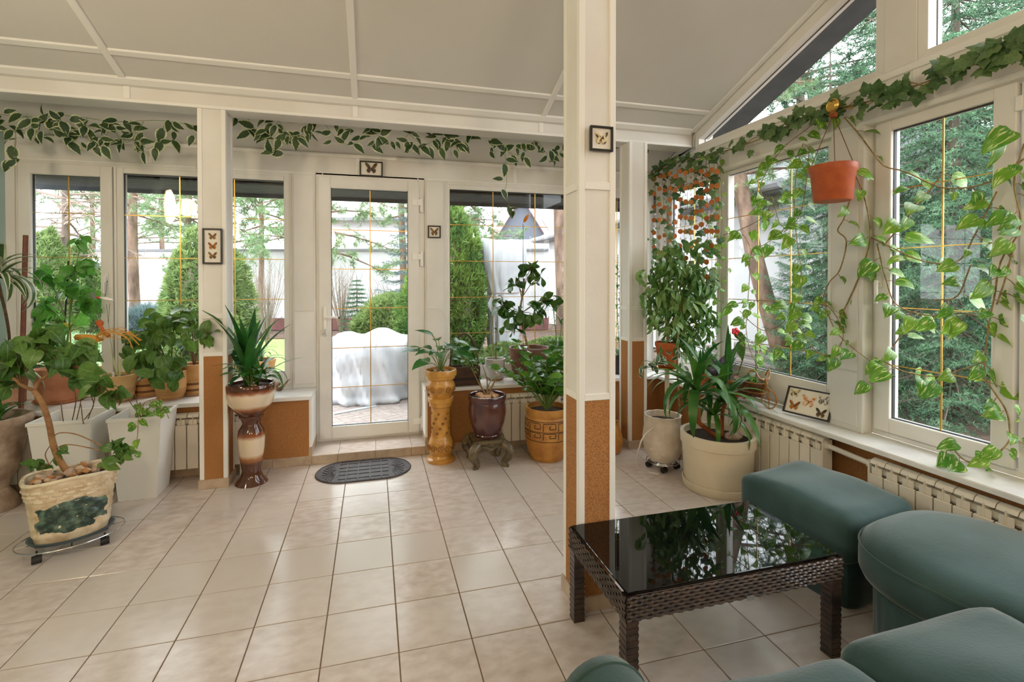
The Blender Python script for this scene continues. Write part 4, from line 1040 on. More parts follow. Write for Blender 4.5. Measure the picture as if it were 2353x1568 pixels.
def put_leaf(root, meshes, pos, d, nh, L, ws=1.0, rg=random):
    d = Vector(d).normalized(); n = Vector(nh); x = d.cross(n)
    if x.length < 1e-4: x = d.orthogonal()
    x.normalize(); n = x.cross(d)
    p = Vector(pos)-root.location
    m = Matrix(((x.x*L*ws, d.x*L, n.x*L, p.x), (x.y*L*ws, d.y*L, n.y*L, p.y), (x.z*L*ws, d.z*L, n.z*L, p.z), (0, 0, 0, 1)))
    return link('leaf', meshes[rg.randrange(len(meshes))], root, mat=m)
def rv(rg): return Vector((rg.gauss(0, 1), rg.gauss(0, 1), rg.gauss(0, 1))).normalized()
def stem_obj(root, mb, mat, name='stem'):
    mb.xf(Matrix.Translation(-root.location)); return mb.build(name, mat, root, smooth=True, angle=180)
TOCAM = -CD
def bush(root, base, clusters, meshes, L, seed, mat=STEMB, r0=.006, droop=.5, cam_=.35, flat=.5, split=None):
    """clusters: (xpx, ypx, rx, ry, n, D) leaf clouds; stems run from base (or split point) into each"""
    rg = random.Random(seed); mb = MB(); base = Vector(base)
    hub = Vector(split) if split is not None else base
    if split is not None: mb.tube(smoothpath([base, base.lerp(hub, .5)+Vector((.01, 0, 0)), hub]), r0*1.3, 7)
    for (x, y, rx, ry, n, D) in clusters:
        c = pd(x, y, D); sx, sz = rx*D/FPX, ry*D/FPX
        mid = hub.lerp(c, .55)+Vector((0, 0, .12*(c-hub).length))
        path = smoothpath([hub, mid, c, c+(c-mid)*.25], 5)
        mb.tube(path, [r0*(1-.75*i/(len(path)-1)) for i in range(len(path))], 6)
        for k in range(n):
            q = rv(rg)*(rg.random()**.45); p = c+CR*(q.x*sx)+Vector((0, 0, q.z*sz))+Vector((CD.x, CD.y, 0))*(q.y*sx*.8)
            near = path[min(len(path)-1, int(rg.uniform(.55, 1)*len(path)))]
            d = (p-c)*1.0/max(sx, sz)+Vector((0, 0, -droop+rg.uniform(-.3, .4)))+rv(rg)*.45
            nh = Vector((0, 0, 1))*flat+TOCAM*cam_+rv(rg)*.45
            l = L*rg.uniform(.65, 1.2); dd = d.normalized(); b0 = p-dd*l*.5
            put_leaf(root, meshes, b0, dd, nh, l, rg.uniform(.85, 1.1), rg)
            if rg.random() < .75: mb.tube([near, near.lerp(b0, .6)+Vector((0, 0, .01)), b0+dd*l*.06], [r0*.35, r0*.3, r0*.22], 4, cap=False)
    stem_obj(root, mb, mat)
def rosette(root, base, n, L, meshes, elev, seed, ws=1.0, az=(0, 6.283), jit=.01):
    rg = random.Random(seed); base = Vector(base)
    for k in range(n):
        a = az[0]+(az[1]-az[0])*(k+rg.uniform(-.35, .35))/n*1.0; e = math.radians(rg.uniform(*elev))
        d = Vector((math.cos(a)*math.cos(e), math.sin(a)*math.cos(e), math.sin(e)))
        nh = Vector((-math.cos(a)*math.sin(e), -math.sin(a)*math.sin(e), math.cos(e)))
        put_leaf(root, meshes, base+Vector((rg.uniform(-jit, jit), rg.uniform(-jit, jit), 0)), d, nh, rg.uniform(*L), ws*rg.uniform(.85, 1.1), rg)
def lily(root, top, n, reach, L, seed, meshes=None, rise=(.05, .2)):
    """leaves on long arching stalks"""
    rg = random.Random(seed); mb = MB(); top = Vector(top)
    for k in range(n):
        a = 6.283*(k+rg.uniform(-.3, .3))/n; r_ = reach*rg.uniform(.35, 1); h = rg.uniform(*rise)+(1-r_/reach)*rise[1]
        e = top+Vector((math.cos(a)*r_, math.sin(a)*r_, h)); mb.tube(smoothpath([top+Vector((rg.uniform(-.01, .01), rg.uniform(-.01, .01), -.01)), top.lerp(e, .5)+Vector((0, 0, h*.28)), e], 4), .0026, 5, cap=False)
        d = Vector((math.cos(a), math.sin(a), rg.uniform(-.35, .9)*(1.2-r_/reach)+.1)); put_leaf(root, meshes or LIL, e, d, Vector((0, 0, 1))-d*.2+TOCAM*.25+rv(rg)*.25, L*rg.uniform(.75, 1.2), rg.uniform(1.0, 1.25), rg)
    stem_obj(root, mb, STEMG, 'leaf_stalks')
def vine(root, paths, meshes, L, gap, seed, r=.003, mat=STEMG, hang=.8, side=.5, start=0.0, cam_=.8, pet=.4, name='vine'):
    """paths: world polylines; leaves alternate along them on short stalks"""
    rg = random.Random(seed); mb = MB()
    for pts in paths:
        P_ = smoothpath(pts, 6); mb.tube(P_, r, 5)
        acc = start; tot = 0
        for a, b in zip(P_, P_[1:]):
            seg = (b-a).length; tot += seg
            while acc < tot:
                p = b-(b-a)*((tot-acc)/max(seg, 1e-6)); acc += gap*rg.uniform(.6, 1.4)
                s_ = rg.choice((-1, 1)); dirv = CR*s_*side*rg.uniform(.4, 1.4)+Vector((0, 0, -hang*rg.uniform(.4, 1.3)+rg.uniform(0, .3)))+TOCAM*rg.uniform(-.1, .5)
                l = L*rg.uniform(.6, 1.25); b0 = p+dirv.normalized()*l*pet
                put_leaf(root, meshes, b0, dirv.normalized()+rv(rg)*.25, TOCAM*cam_+Vector((0, 0, .5))+rv(rg)*.35, l, rg.uniform(.85, 1.1), rg)
                mb.tube([p, p.lerp(b0, .6)+Vector((0, 0, .006)), b0+dirv.normalized()*l*.05], r*.55, 4, cap=False)
    stem_obj(root, mb, mat, name)

# ------------------------------------------------------------------ pots
def angmat(name, c1, c2, kx, kz, rough=.5, off=.5, mort=.16, zlo=None, zhi=None, c3=None):
    """pressed key-like pattern running round a pot (brick lines on angle / height)"""
    m, nt, b = newmat(name); N = nt.nodes; L = nt.links; b.inputs['Roughness'].default_value = rough
    tc = N.new('ShaderNodeTexCoord'); sp = N.new('ShaderNodeSeparateXYZ'); L.new(tc.outputs['Object'], sp.inputs[0])
    at = N.new('ShaderNodeMath'); at.operation = 'ARCTAN2'; L.new(sp.outputs[1], at.inputs[0]); L.new(sp.outputs[0], at.inputs[1])
    a2 = N.new('ShaderNodeMath'); a2.operation = 'MULTIPLY'; L.new(at.outputs[0], a2.inputs[0]); a2.inputs[1].default_value = kx
    z2 = N.new('ShaderNodeMath'); z2.operation = 'MULTIPLY'; L.new(sp.outputs[2], z2.inputs[0]); z2.inputs[1].default_value = kz
    cb = N.new('ShaderNodeCombineXYZ'); L.new(a2.outputs[0], cb.inputs[0]); L.new(z2.outputs[0], cb.inputs[1])
    br = N.new('ShaderNodeTexBrick'); L.new(cb.outputs[0], br.inputs['Vector']); br.inputs['Scale'].default_value = 1; br.inputs['Mortar Size'].default_value = mort*.25
    br.inputs['Color1'].default_value = (1, 1, 1, 1); br.inputs['Color2'].default_value = (1, 1, 1, 1); br.inputs['Mortar'].default_value = (0, 0, 0, 1); br.offset = off
    fac = br.outputs['Color']
    nz = N.new('ShaderNodeTexNoise'); nz.inputs['Scale'].default_value = 12; nz.inputs['Detail'].default_value = 5; L.new(tc.outputs['Object'], nz.inputs['Vector'])
    rp = N.new('ShaderNodeValToRGB'); rp.color_ramp.elements[0].color = lin(c1); rp.color_ramp.elements[1].color = lin(c3 or c1); rp.color_ramp.elements[0].position = .35; rp.color_ramp.elements[1].position = .7; L.new(nz.outputs['Fac'], rp.inputs[0])
    inv = N.new('ShaderNodeMath'); inv.operation = 'SUBTRACT'; inv.inputs[0].default_value = 1; L.new(fac, inv.inputs[1]); f = inv.outputs[0]
    if zlo is not None:
        g1 = N.new('ShaderNodeMath'); g1.operation = 'GREATER_THAN'; L.new(sp.outputs[2], g1.inputs[0]); g1.inputs[1].default_value = zlo
        g2 = N.new('ShaderNodeMath'); g2.operation = 'LESS_THAN'; L.new(sp.outputs[2], g2.inputs[0]); g2.inputs[1].default_value = zhi
        m1 = N.new('ShaderNodeMath'); m1.operation = 'MULTIPLY'; L.new(g1.outputs[0], m1.inputs[0]); L.new(g2.outputs[0], m1.inputs[1])
        m2 = N.new('ShaderNodeMath'); m2.operation = 'MULTIPLY'; L.new(m1.outputs[0], m2.inputs[0]); L.new(f, m2.inputs[1]); f = m2.outputs[0]
    mx = N.new('ShaderNodeMix'); mx.data_type = 'RGBA'; L.new(f, mx.inputs['Factor']); L.new(rp.outputs[0], mx.inputs['A']); mx.inputs['B'].default_value = lin(c2)
    L.new(mx.outputs['Result'], b.inputs['Base Color'])
    bp = N.new('ShaderNodeBump'); bp.inputs['Strength'].default_value = .6; bp.inputs['Distance'].default_value = .004; bp.invert = True; L.new(f, bp.inputs['Height']); L.new(bp.outputs[0], b.inputs['Normal'])
    return m
def bandmat(name, stops, z0, z1, rough=.12):
    """glaze whose colour changes with height on the piece"""
    m, nt, b = newmat(name); N = nt.nodes; L = nt.links; b.inputs['Roughness'].default_value = rough; b.inputs['Coat Weight'].default_value = .6
    tc = N.new('ShaderNodeTexCoord'); sp = N.new('ShaderNodeSeparateXYZ'); L.new(tc.outputs['Object'], sp.inputs[0])
    nz = N.new('ShaderNodeTexNoise'); nz.inputs['Scale'].default_value = 25; L.new(tc.outputs['Object'], nz.inputs['Vector'])
    ad = N.new('ShaderNodeMath'); ad.operation = 'MULTIPLY_ADD'; L.new(nz.outputs['Fac'], ad.inputs[0]); ad.inputs[1].default_value = .02; L.new(sp.outputs[2], ad.inputs[2])
    mr = N.new('ShaderNodeMapRange'); L.new(ad.outputs[0], mr.inputs['Value']); mr.inputs['From Min'].default_value = z0+.01; mr.inputs['From Max'].default_value = z1+.01
    rp = N.new('ShaderNodeValToRGB'); e = rp.color_ramp.elements
    e[0].position, e[0].color = stops[0][0], lin(stops[0][1]); e[1].position, e[1].color = stops[-1][0], lin(stops[-1][1])
    for p_, c_ in stops[1:-1]: q = e.new(p_); q.color = lin(c_)
    L.new(mr.outputs[0], rp.inputs[0]); L.new(rp.outputs[0], b.inputs['Base Color']); return m
TERRA = M('terracotta', (188, 128, 92), .8, (166, 108, 76), scale=12, bump=.1)
TERRAP = M('pinkish_clay', (190, 148, 118), .8, (164, 120, 92), scale=9, bump=.12)
ORANGEP = M('orange_plastic', (196, 96, 44), .5, (182, 84, 36), scale=20)
CLAYO = M('orange_clay', (190, 100, 48), .75, (168, 82, 36), scale=16, bump=.1)
KEYP = angmat('key_pressed_clay', (204, 158, 100), (140, 94, 52), 4.5, 18, .7, mort=.1, zlo=.035, zhi=.085, c3=(190, 140, 84))
KEYD = angmat('ribbed_key_clay', (192, 138, 78), (104, 64, 30), 6.4, 5, .6, off=0, mort=.2, zlo=.02, zhi=.14, c3=(206, 158, 98))
KEYC = angmat('pale_key_clay', (218, 182, 128), (150, 108, 62), 4.2, 18, .7, mort=.1, zlo=.06, zhi=.11, c3=(208, 166, 110))
def potc(x, yb, zs, hb):
    """centre of a round pot whose front bottom edge is seen at pixel (x,yb) on a surface at height zs, hb = half width px at base"""
    p = pz(x, yb, zs); D = depth((p.x, p.y, CAMH)); h = Vector((p.x, p.y, 0)).normalized()
    c = p+h*(hb*D*1.03/FPX); return Vector((c.x, c.y, zs)), depth((c.x, c.y, CAMH))
def prof_px(x, rows, c, D):
    return [(hw*D/FPX, max(0, pd(x, y, D).z-c.z)) for (y, hw) in rows]
def round_pot(root, prof, mat, soil=.86, n=36, smooth=True, name='pot', angle=40, fn=None, th=.1, soilmat=SOIL, sq=None):
    """prof bottom->top outside"""
    r, z = prof[-1]; zs = prof[0][1]+(z-prof[0][1])*soil
    ins = [(r*(1-th*.5), z+.002), (r*(1-th), z-.002), (r*(1-th*1.2), zs-.01), (0, zs-.012)]
    MB().lathe([(0, prof[0][1])]+prof+ins, n, fn=fn, sq=sq).build(name, mat, root, smooth=smooth, angle=angle)
    MB().lathe([(r*(1-th*1.15), zs), (r*.5, zs+.006), (0, zs+.008)], 20, sq=sq).build('soil', soilmat, root, smooth=True)
    return zs
def saucer(root, r, mat, h=.018, z=0): MB().lathe([(0, z), (r*.86, z), (r, z+h), (r*.95, z+h), (r*.85, z+h*.4), (0, z+h*.4)], 32).build('saucer', mat, root, smooth=True)
def potted(name, label, x, yb, zs, rows, mat, sauc=None, cat='potted plant', soil=.88, **kw):
    hb = rows[0][1]; c, D = potc(x, yb, zs, hb); t = thing(name, label, cat, c)
    pr = prof_px(x, rows, c, D); pr[0] = (pr[0][0], 0.0)
    if sauc: saucer(t, pr[0][0]*1.18, sauc); pr = [(r_, z_+.008 if i else .008) for i, (r_, z_) in enumerate(pr)]
    s_ = round_pot(t, pr, mat, soil, **kw)
    return t, c, D, s_
SZ = .566
# --- left windowsill ---
t, c, D, s_ = potted('potted_dracaena', 'pinkish clay pot with cream-striped dracaena at the far left of the sill', 18, 932, SZ, [(932, 34), (922, 44), (905, 44), (860, 50), (846, 53), (838, 53)], TERRAP, TERRAP)
top = c+Vector((.02, .0, s_)); mb = MB(); hd = pd(-6, 640, 3.0); mb.tube(smoothpath([top, top.lerp(hd, .5)+Vector((.02, 0, 0)), hd]), [.009]*13, 7); stem_obj(t, mb, STEMB)
rosette(t, hd, 26, (.26, .40), DRA, (-12, 78), 3, 1.5, az=(-2.1, 2.1))
hd2 = pd(-8, 850, 3.05); rosette(t, hd2, 16, (.24, .36), DRA, (-20, 60), 4, 1.4, az=(-2.1, 2.1))
t, c, D, s_ = potted('potted_shrub', 'tall round-leaved green climber in a big terracotta pot behind the basket planter', 141, 929, SZ, [(929, 42), (915, 44), (860, 47), (850, 48), (846, 48)], TERRA, TERRA)
top = c+Vector((0, 0, s_)); h_ = pd(160, 640, D); mb = MB(); mb.tube([top+Vector((.004, .01, 0)), pd(157, 600, D)], .006, 6); mb.xf(Matrix.Translation(-t.location)); mb.build('stake', M('dark_stake', (58, 48, 50), .7), t)
bush(t, top, [(185, 565, 22, 22, 7, D), (180, 620, 30, 34, 12, D), (115, 650, 36, 26, 10, D), (100, 700, 24, 40, 9, D), (165, 680, 36, 36, 18, D), (208, 690, 22, 36, 9, D), (135, 745, 55, 30, 18, D), (150, 805, 70, 28, 14, D)], FIC, .125, 5, STEMG, .005, droop=.7, cam_=.55, split=pd(158, 760, D))
put_leaf(t, YEL, pd(150, 742, D-.08), (0.2, 0, -1), TOCAM, .06)
t, c, D, s_ = potted('clay_pot', 'brown clay pot with pressed key band, behind the small cream pot', 258, 908, SZ+.0, [(908, 24), (880, 27), (852, 30), (846, 31), (842, 31)], KEYP)
rosette(t, c+Vector((0, 0, s_)), 5, (.1, .16), LIL, (40, 80), 8); BP = c+Vector((.02, 0, s_))
t, c, D, s_ = potted('small_clay_pot', 'small cream clay pot with key band and a white plant tag', 274, 926, SZ, [(926, 26), (905, 30), (880, 33), (872, 35), (863, 35)], KEYC, TERRAP)
rosette(t, c+Vector((.0, 0, s_)), 4, (.14, .25), [leaf_mesh('leaf', leafmat('pale_shoot', (206, 214, 150), (226, 228, 180)), P_STRAP(.045), 6, .2, .1)], (72, 88), 9)
MB().box(-.03, -.012, -.04, -.038, s_-.01, s_+.05).build('plant_tag', M('white_plastic', (240, 242, 246), .4), t)
t, c, D, s_ = potted('clay_pot', 'brown ribbed clay pot half hidden behind the hibiscus, middle of the left sill', 338, 915, SZ, [(915, 22), (880, 25), (850, 27), (841, 28)], KEYD, TERRAP)
bush(t, c+Vector((0, 0, s_)), [(318, 775, 42, 28, 13, D), (285, 800, 36, 22, 8, D), (345, 740, 36, 24, 9, D)], HIB, .14, 12, STEMB, .005, cam_=.5)
t, c, D, s_ = potted('potted_hibiscus', 'bushy hibiscus in a rounded key-patterned clay bowl near the slim pillar', 393, 921, SZ, [(921, 24), (905, 29), (880, 32), (864, 31), (855, 32)], KEYP, TERRAP)
bush(t, c+Vector((0, 0, s_)), [(350, 770, 46, 34, 18, D-.1), (400, 748, 40, 26, 14, D), (375, 830, 46, 34, 18, D-.2), (330, 830, 34, 30, 11, D-.2), (402, 865, 26, 30, 8, D-.3), (350, 870, 30, 26, 6, D-.35)], HIB, .15, 13, STEMB, .006, cam_=.5)
t, c, D, s_ = potted('potted_hibiscus', 'hibiscus in a tall key-patterned clay pot touching the slim pillar', 447, 911, SZ, [(911, 22), (880, 25), (850, 27), (846, 29), (838, 29)], KEYD, TERRAP)
bush(t, c+Vector((0, 0, s_)), [(440, 750, 36, 26, 13, D-.25), (474, 770, 26, 30, 13, D-.48), (430, 790, 28, 24, 8, D-.1), (425, 720, 26, 14, 6, D)], HIB, .14, 14, STEMB, .006, cam_=.5)
t, c, D, s_ = potted('clay_pot', 'ribbed clay pot with grassy leaves behind the two-tone bowl', 592, 884, SZ, [(884, 30), (860, 34), (836, 38), (829, 39)], KEYD, TERRAP)
rosette(t, c+Vector((.03, 0, s_)), 14, (.16, .3), STRP, (25, 75), 15, 1.2)
# brown wooden stake leaning at the far left
m = MB(); a_, b_ = pd(46, 765, 3.35), pd(59, 541, 3.42); a_.z = max(a_.z, .57); m.tube([Vector((a_.x, a_.y, .567)), b_], .0155, 10); tag(m.build('wooden_stake', M('red_brown_wood', (128, 72, 50), .6, (104, 56, 40), scale=14), smooth=True), 'red-brown wooden stake standing on the sill at the far left', 'stake')

# --- white tapered planters, stone urn, basket planter ---
PLW = M('white_planter_plastic', (226, 222, 214), .55)
def square_planter(label, fl, fr, br_, topfl, soilz):
    p0, p1, p2 = pz(*fl), pz(*fr), pz(*br_); w = (p1-p0).length; ctr = (p0+p2)/2; ang = math.atan2((p1-p0).y, (p1-p0).x)
    D = depth((p0.x, p0.y, CAMH)); z1 = pd(topfl[0], topfl[1], D-.03).z
    t = thing('square_planter', label, 'potted plant', (ctr.x, ctr.y, 0), 0); k = 1.36
    r0, r1 = w/2, w/2*k
    prof = [(0, 0), (r0, 0), (r1, z1-.02), (r1+.006, z1-.02), (r1+.006, z1), (r1-.012, z1), (r1-.03, soilz), (0, soilz)]
    v = MB()
    rows = []
    for (r_, z_) in prof:
        rows.append([(sx*r_, sy*r_, z_) for sx, sy in ((-1, -1), (1, -1), (1, 1), (-1, 1))])
    for a_, b_ in zip(rows, rows[1:]):
        for i in range(4):
            j = (i+1) % 4; v.add([a_[i], a_[j], b_[j], b_[i]], [(0, 1, 2, 3)])
    v.xf(Matrix.Rotation(ang, 4, 'Z')); v.build('planter_body', PLW, t)
    MB().box(-r1+.02, r1-.02, -r1+.02, r1-.02, soilz-.02, soilz).xf(Matrix.Rotation(ang, 4, 'Z')).build('soil', SOIL, t)
    return t, ctr, z1, D
t, c, z1, D = square_planter('tapered white square planter holding trailing variegated vine beside the slim pillar', (268, 1153), (357, 1143), (392, 1113), (243, 964), .44)
b0 = Vector((c.x, c.y, .45))
vine(t, [[b0, pd(322, 925, D), pd(318, 965, D-.12), pd(315, 1010, D-.16), pd(306, 1040, D-.16)], [b0, pd(345, 935, D+.02), pd(378, 945, D-.1), pd(388, 962, D-.1)], [b0, pd(330, 930, D), pd(362, 915, D+.05)]], POT, .062, .045, 21, .0025, STEMT)
mb = MB(); mb.tube(smoothpath([b0, pd(310, 905, D), pd(312, 880, D)]), .002, 4); mb.tube(smoothpath([b0+Vector((.03, 0, 0)), pd(296, 920, D), pd(291, 900, D)]), .002, 4); stem_obj(t, mb, STEMB, 'dry_stem')
t, c, z1, D = square_planter('tapered white square planter with dry stems behind the basket planter', (98, 1175), (205, 1163), (240, 1120), (85, 975), .44)
b0 = Vector((c.x, c.y, .45)); mb = MB()
for (x, y) in ((170, 890), (183, 880), (208, 905), (186, 930), (140, 925), (212, 890)): mb.tube(smoothpath([b0+Vector((random.uniform(-.06, .06), random.uniform(-.05, .05), 0)), pd(x+4, y+35, D), pd(x, y, D)]), .0028, 5)
stem_obj(t, mb, STEMB, 'dry_stem')
rosette(t, b0+Vector((.05, -.04, .0)), 5, (.05, .07), POT, (10, 60), 22)
STONE = M('carved_stone', (186, 164, 142), .85, (146, 122, 102), scale=12, detail=8, bump=.8, bscale=22)
c_, D = potc(-14, 1184, 0, 42); t = thing('stone_urn', 'carved beige stone urn on a foot cut off by the left edge', 'urn', c_)
pr = prof_px(-14, [(1184, 44), (1166, 46), (1150, 40), (1125, 26), (1105, 30), (1085, 44), (1050, 48), (1010, 56), (975, 68), (965, 70), (958, 68)], c_, D); pr[0] = (pr[0][0], 0)
s_ = round_pot(t, pr, STONE, .9, fn=lambda a, z: 1+.018*math.sin(14*a)*(1 if z > .12 else 0))
rosette(t, c_+Vector((0.02, 0, s_)), 12, (.2, .34), STRP, (20, 70), 23)

# basket planter on wheeled stand
CHROME = M('chrome_wire', (200, 200, 204), .18, metal=1.0)
BLKP = M('black_plastic', (26, 26, 28), .45); SLATE = M('grey_green_saucer', (72, 86, 92), .5)
cS = Vector((-1.655, 3.20, 0)); dvec = pz(226, 1250)-pz(104, 1290); ang = math.atan2(dvec.y, dvec.x)-.15
def stand(label, c, a_, b_, ang, h=.06, rings=1, nw=4):
    t = thing('plant_stand', label, 'plant stand', c, ang, 'wheeled chrome plant stands')
    for k in range(rings):
        f = 1-k*.22; MB().tube([(a_*f*math.cos(q), b_*f*math.sin(q), h) for q in np.linspace(0, 6.283, 41)[:-1]], .0035, 6, closed=True).build('wire_ring', CHROME, t, smooth=True)
    MB().tube([(-a_, 0, h-.004), (a_, 0, h-.004)], .0035, 6).build('cross_wire', CHROME, t); MB().tube([(0, -b_, h-.004), (0, b_, h-.004)], .0035, 6).build('cross_wire', CHROME, t)
    for k in range(nw):
        q = math.pi/4+k*2*math.pi/nw; x, y = a_*.84*math.cos(q), b_*.84*math.sin(q)
        w = MB(); w.tube([(x-.02, y, .0215), (x+.02, y, .0215)], .021, 14); w.build('caster', BLKP, t, smooth=True, angle=40)
        MB().tube([(x, y, .035), (x, y, h)], .005, 6).build('caster_stem', BLKP, t)
    return t
stand('oval chrome stand on black casters carrying the basket-shaped planter', cS, .235, .175, ang, .066)
BASK = M('cream_basket_ceramic', (230, 214, 184), .4, (188, 160, 120), scale=16, detail=6, lo=.4, hi=.7, coat=.3)
GREENR = M('green_relief_glaze', (26, 56, 48), .3, (112, 140, 120), scale=26, detail=8, lo=.42, hi=.72, bump=1.0, bscale=40, coat=.5)
bz = .071; t = thing('basket_planter', 'cream basket-weave ceramic planter with green relief and a branching hibiscus tree', 'potted plant', cS+Vector((0, 0, bz)))
RZ = Matrix.Rotation(ang, 4, 'Z')
MB().lathe([(0, 0), (.175, 0), (.19, .018), (.18, .02), (.16, .008), (0, .008)], 40, ex=1.0, ey=.72).xf(RZ).build('saucer', SLATE, t, smooth=True)
hh = .345
def bfn(a, z): return 1+.012*math.sin(z*150)+.006*math.sin(26*a)
pr = [(.155, .01), (.168, .05), (.178, .15), (.192, .28), (.205, .32), (.208, hh-.01), (.205, hh), (.19, hh), (.183, .30), (0, .295)]
zz = []
for (a0, b0), (a1, b1) in zip(pr[:5], pr[1:6]):
    n_ = max(1, int((b1-b0)/.012)); zz += [(a0+(a1-a0)*i/n_, b0+(b1-b0)*i/n_) for i in range(n_)]
MB().lathe([(0, .01)]+zz+pr[5:], 64, fn=lambda a, z: bfn(a, z) if z < .33 else 1, ey=.68, sq=2.6).xf(RZ).build('basket_body', BASK, t, smooth=True, angle=60)
MB().lathe([(.185, .30), (.1, .306), (0, .31)], 32, ey=.68, sq=2.6).xf(RZ).build('soil', SOIL, t, smooth=True)
MB().tube([(.2*q*math.cos(a), .2*.68*q*math.sin(a), hh+.006*math.sin(3*a)) for a in np.linspace(0, 6.283, 61)[:-1] for q in [(abs(math.cos(a))**2.6+abs(math.sin(a))**2.6)**(-1/2.6)]], .011, 7, closed=True).xf(RZ).build('rim', BASK, t, smooth=True)
# woven strips
for r_ in range(3):
    for k in range(22):
        a = 2*math.pi*(k+.5*(r_ % 2))/22; q = (abs(math.cos(a))**2.6+abs(math.sin(a))**2.6)**(-1/2.6); R_ = (.186+.006*r_)*q
        MB().box(-.022, .022, -.006, .006, -.008, .008).xf(RZ @ Matrix.Translation((R_*math.cos(a), R_*.68*math.sin(a), .25+r_*.026)) @ Matrix.Rotation(math.atan2(.68*math.cos(a), -math.sin(a)), 4, 'Z')).build('weave_strip', BASK, t, bevel=.004)
# green relief on the front
rel = MB(); rg = random.Random(5); nU, nV = 22, 16
for i in range(nU+1):
    for j in range(nV+1):
        u, v_ = i/nU, j/nV; a = math.pi*(1.16+.70*u); z = .045+.205*v_; q = (abs(math.cos(a))**2.6+abs(math.sin(a))**2.6)**(-1/2.6)
        e = math.sin(math.pi*u)**.5*math.sin(math.pi*v_)**.5
        R_ = (.16+.1*z)*q-.016+min(e*1.25, 1)*(.034+.014*math.sin(17*u+5*v_)*math.sin(13*v_+3*u)+.005*rg.uniform(-1, 1))-.012*max(0, .75-e)*(1+math.sin(23*u+9*v_))
        rel.v.append((R_*math.cos(a), R_*.68*math.sin(a), z))
for i in range(nU):
    for j in range(nV): q = i*(nV+1)+j; rel.f.append((q, q+nV+1, q+nV+2, q+1))
rel.xf(RZ).build('green_relief', GREENR, t, smooth=True, angle=180)
# shells and pebbles on top
SHELLS = [M('shell_%s' % n_, a_, .6, b_, scale=25, bump=.3) for n_, a_, b_ in (('cream', (222, 204, 176), (186, 150, 116)), ('orange', (206, 152, 96), (170, 108, 66)), ('pinkish', (208, 182, 162), (164, 132, 112)))]
shell_me = []
for k in range(6):
    b = MB(); b.ico((0, 0, 0), 1, 1, (1, .72, .55), .16, random.Random(k)); shell_me.append(b.mesh('shell', SHELLS[k % 3], smooth=True, angle=50))
rg = random.Random(9)
for k in range(46):
    a = rg.uniform(0, 6.28); r_ = .165*math.sqrt(rg.random()); p = RZ @ Vector((r_*math.cos(a)*1.05, r_*math.sin(a)*.68, .336+rg.uniform(0, .02)))
    o = link('shell', shell_me[rg.randrange(6)], t, p); s_ = rg.uniform(.016, .034); o.scale = (s_, s_, s_); o.rotation_euler = (rg.uniform(-.5, .5), rg.uniform(-.5, .5), rg.uniform(0, 6))
TRUNK = M('tan_trunk', (170, 128, 84), .8, (132, 92, 58), scale=18, bump=.3)
DB = depth((cS.x, cS.y, CAMH)); tb = cS+RZ @ Vector((-.0, 0, bz+.31)); tr = [tb, pd(128, 1040, DB), pd(112, 970, DB), pd(96, 925, DB), pd(78, 898, DB)]
mb = MB(); mb.tube(smoothpath(tr), list(np.linspace(.0165, .0125, 25)), 9)
for pts, r_ in (([pd(78, 898, DB), pd(50, 885, DB), pd(10, 852, DB+.02), pd(-30, 830, DB)], .009), ([pd(80, 898, DB), pd(88, 880, DB), pd(112, 860, DB-.02), pd(140, 838, DB-.05), pd(175, 825, DB-.05)], .009), ([pd(112, 860, DB), pd(110, 830, DB), pd(80, 800, DB+.03)], .006), ([pd(140, 838, DB-.05), pd(200, 850, DB-.1), pd(235, 880, DB-.1)], .005),
    ([pd(122, 1003, DB), pd(140, 995, DB-.02), pd(180, 1000, DB-.08), pd(245, 1030, DB-.12)], .003), ([pd(128, 1030, DB), pd(160, 1022, DB-.05), pd(232, 1035, DB-.12)], .003), ([pd(118, 1020, DB), pd(104, 1045, DB+.03), pd(112, 1070, DB+.05), pd(95, 1072, DB+.05)], .0025)):
    mb.tube(smoothpath(pts), r_, 6)
stem_obj(t, mb, TRUNK, 'trunk')
bush(t, pd(140, 838, DB-.05), [(150, 845, 50, 22, 14, DB-.08), (200, 868, 34, 40, 12, DB-.1), (225, 895, 34, 26, 7, DB-.15), (110, 820, 50, 24, 14, DB), (185, 815, 42, 26, 12, DB-.03), (262, 915, 24, 20, 5, DB-.12)], HIB, .14, 31, STEMB, .004, cam_=.45, droop=.55)
bush(t, pd(50, 885, DB), [(10, 830, 36, 20, 9, DB), (40, 850, 36, 22, 8, DB+.03), (15, 890, 24, 22, 5, DB), (70, 790, 34, 22, 8, DB+.05), (100, 775, 40, 18, 7, DB+.05), (30, 800, 30, 16, 6, DB)], HIB, .14, 32, STEMB, .004, cam_=.4)
bush(t, pd(235, 1032, DB-.1), [(268, 1030, 26, 18, 10, DB-.14), (245, 1060, 24, 20, 8, DB-.14), (285, 1048, 22, 24, 7, DB-.14)], HIB, .085, 33, STEMB, .0025, cam_=.7)
bush(t, pd(112, 1070, DB+.04), [(85, 1075, 28, 20, 7, DB+.06), (110, 1082, 20, 14, 5, DB+.04), (140, 1045, 14, 18, 4, DB)], HIB, .085, 34, STEMB, .002, cam_=.6)

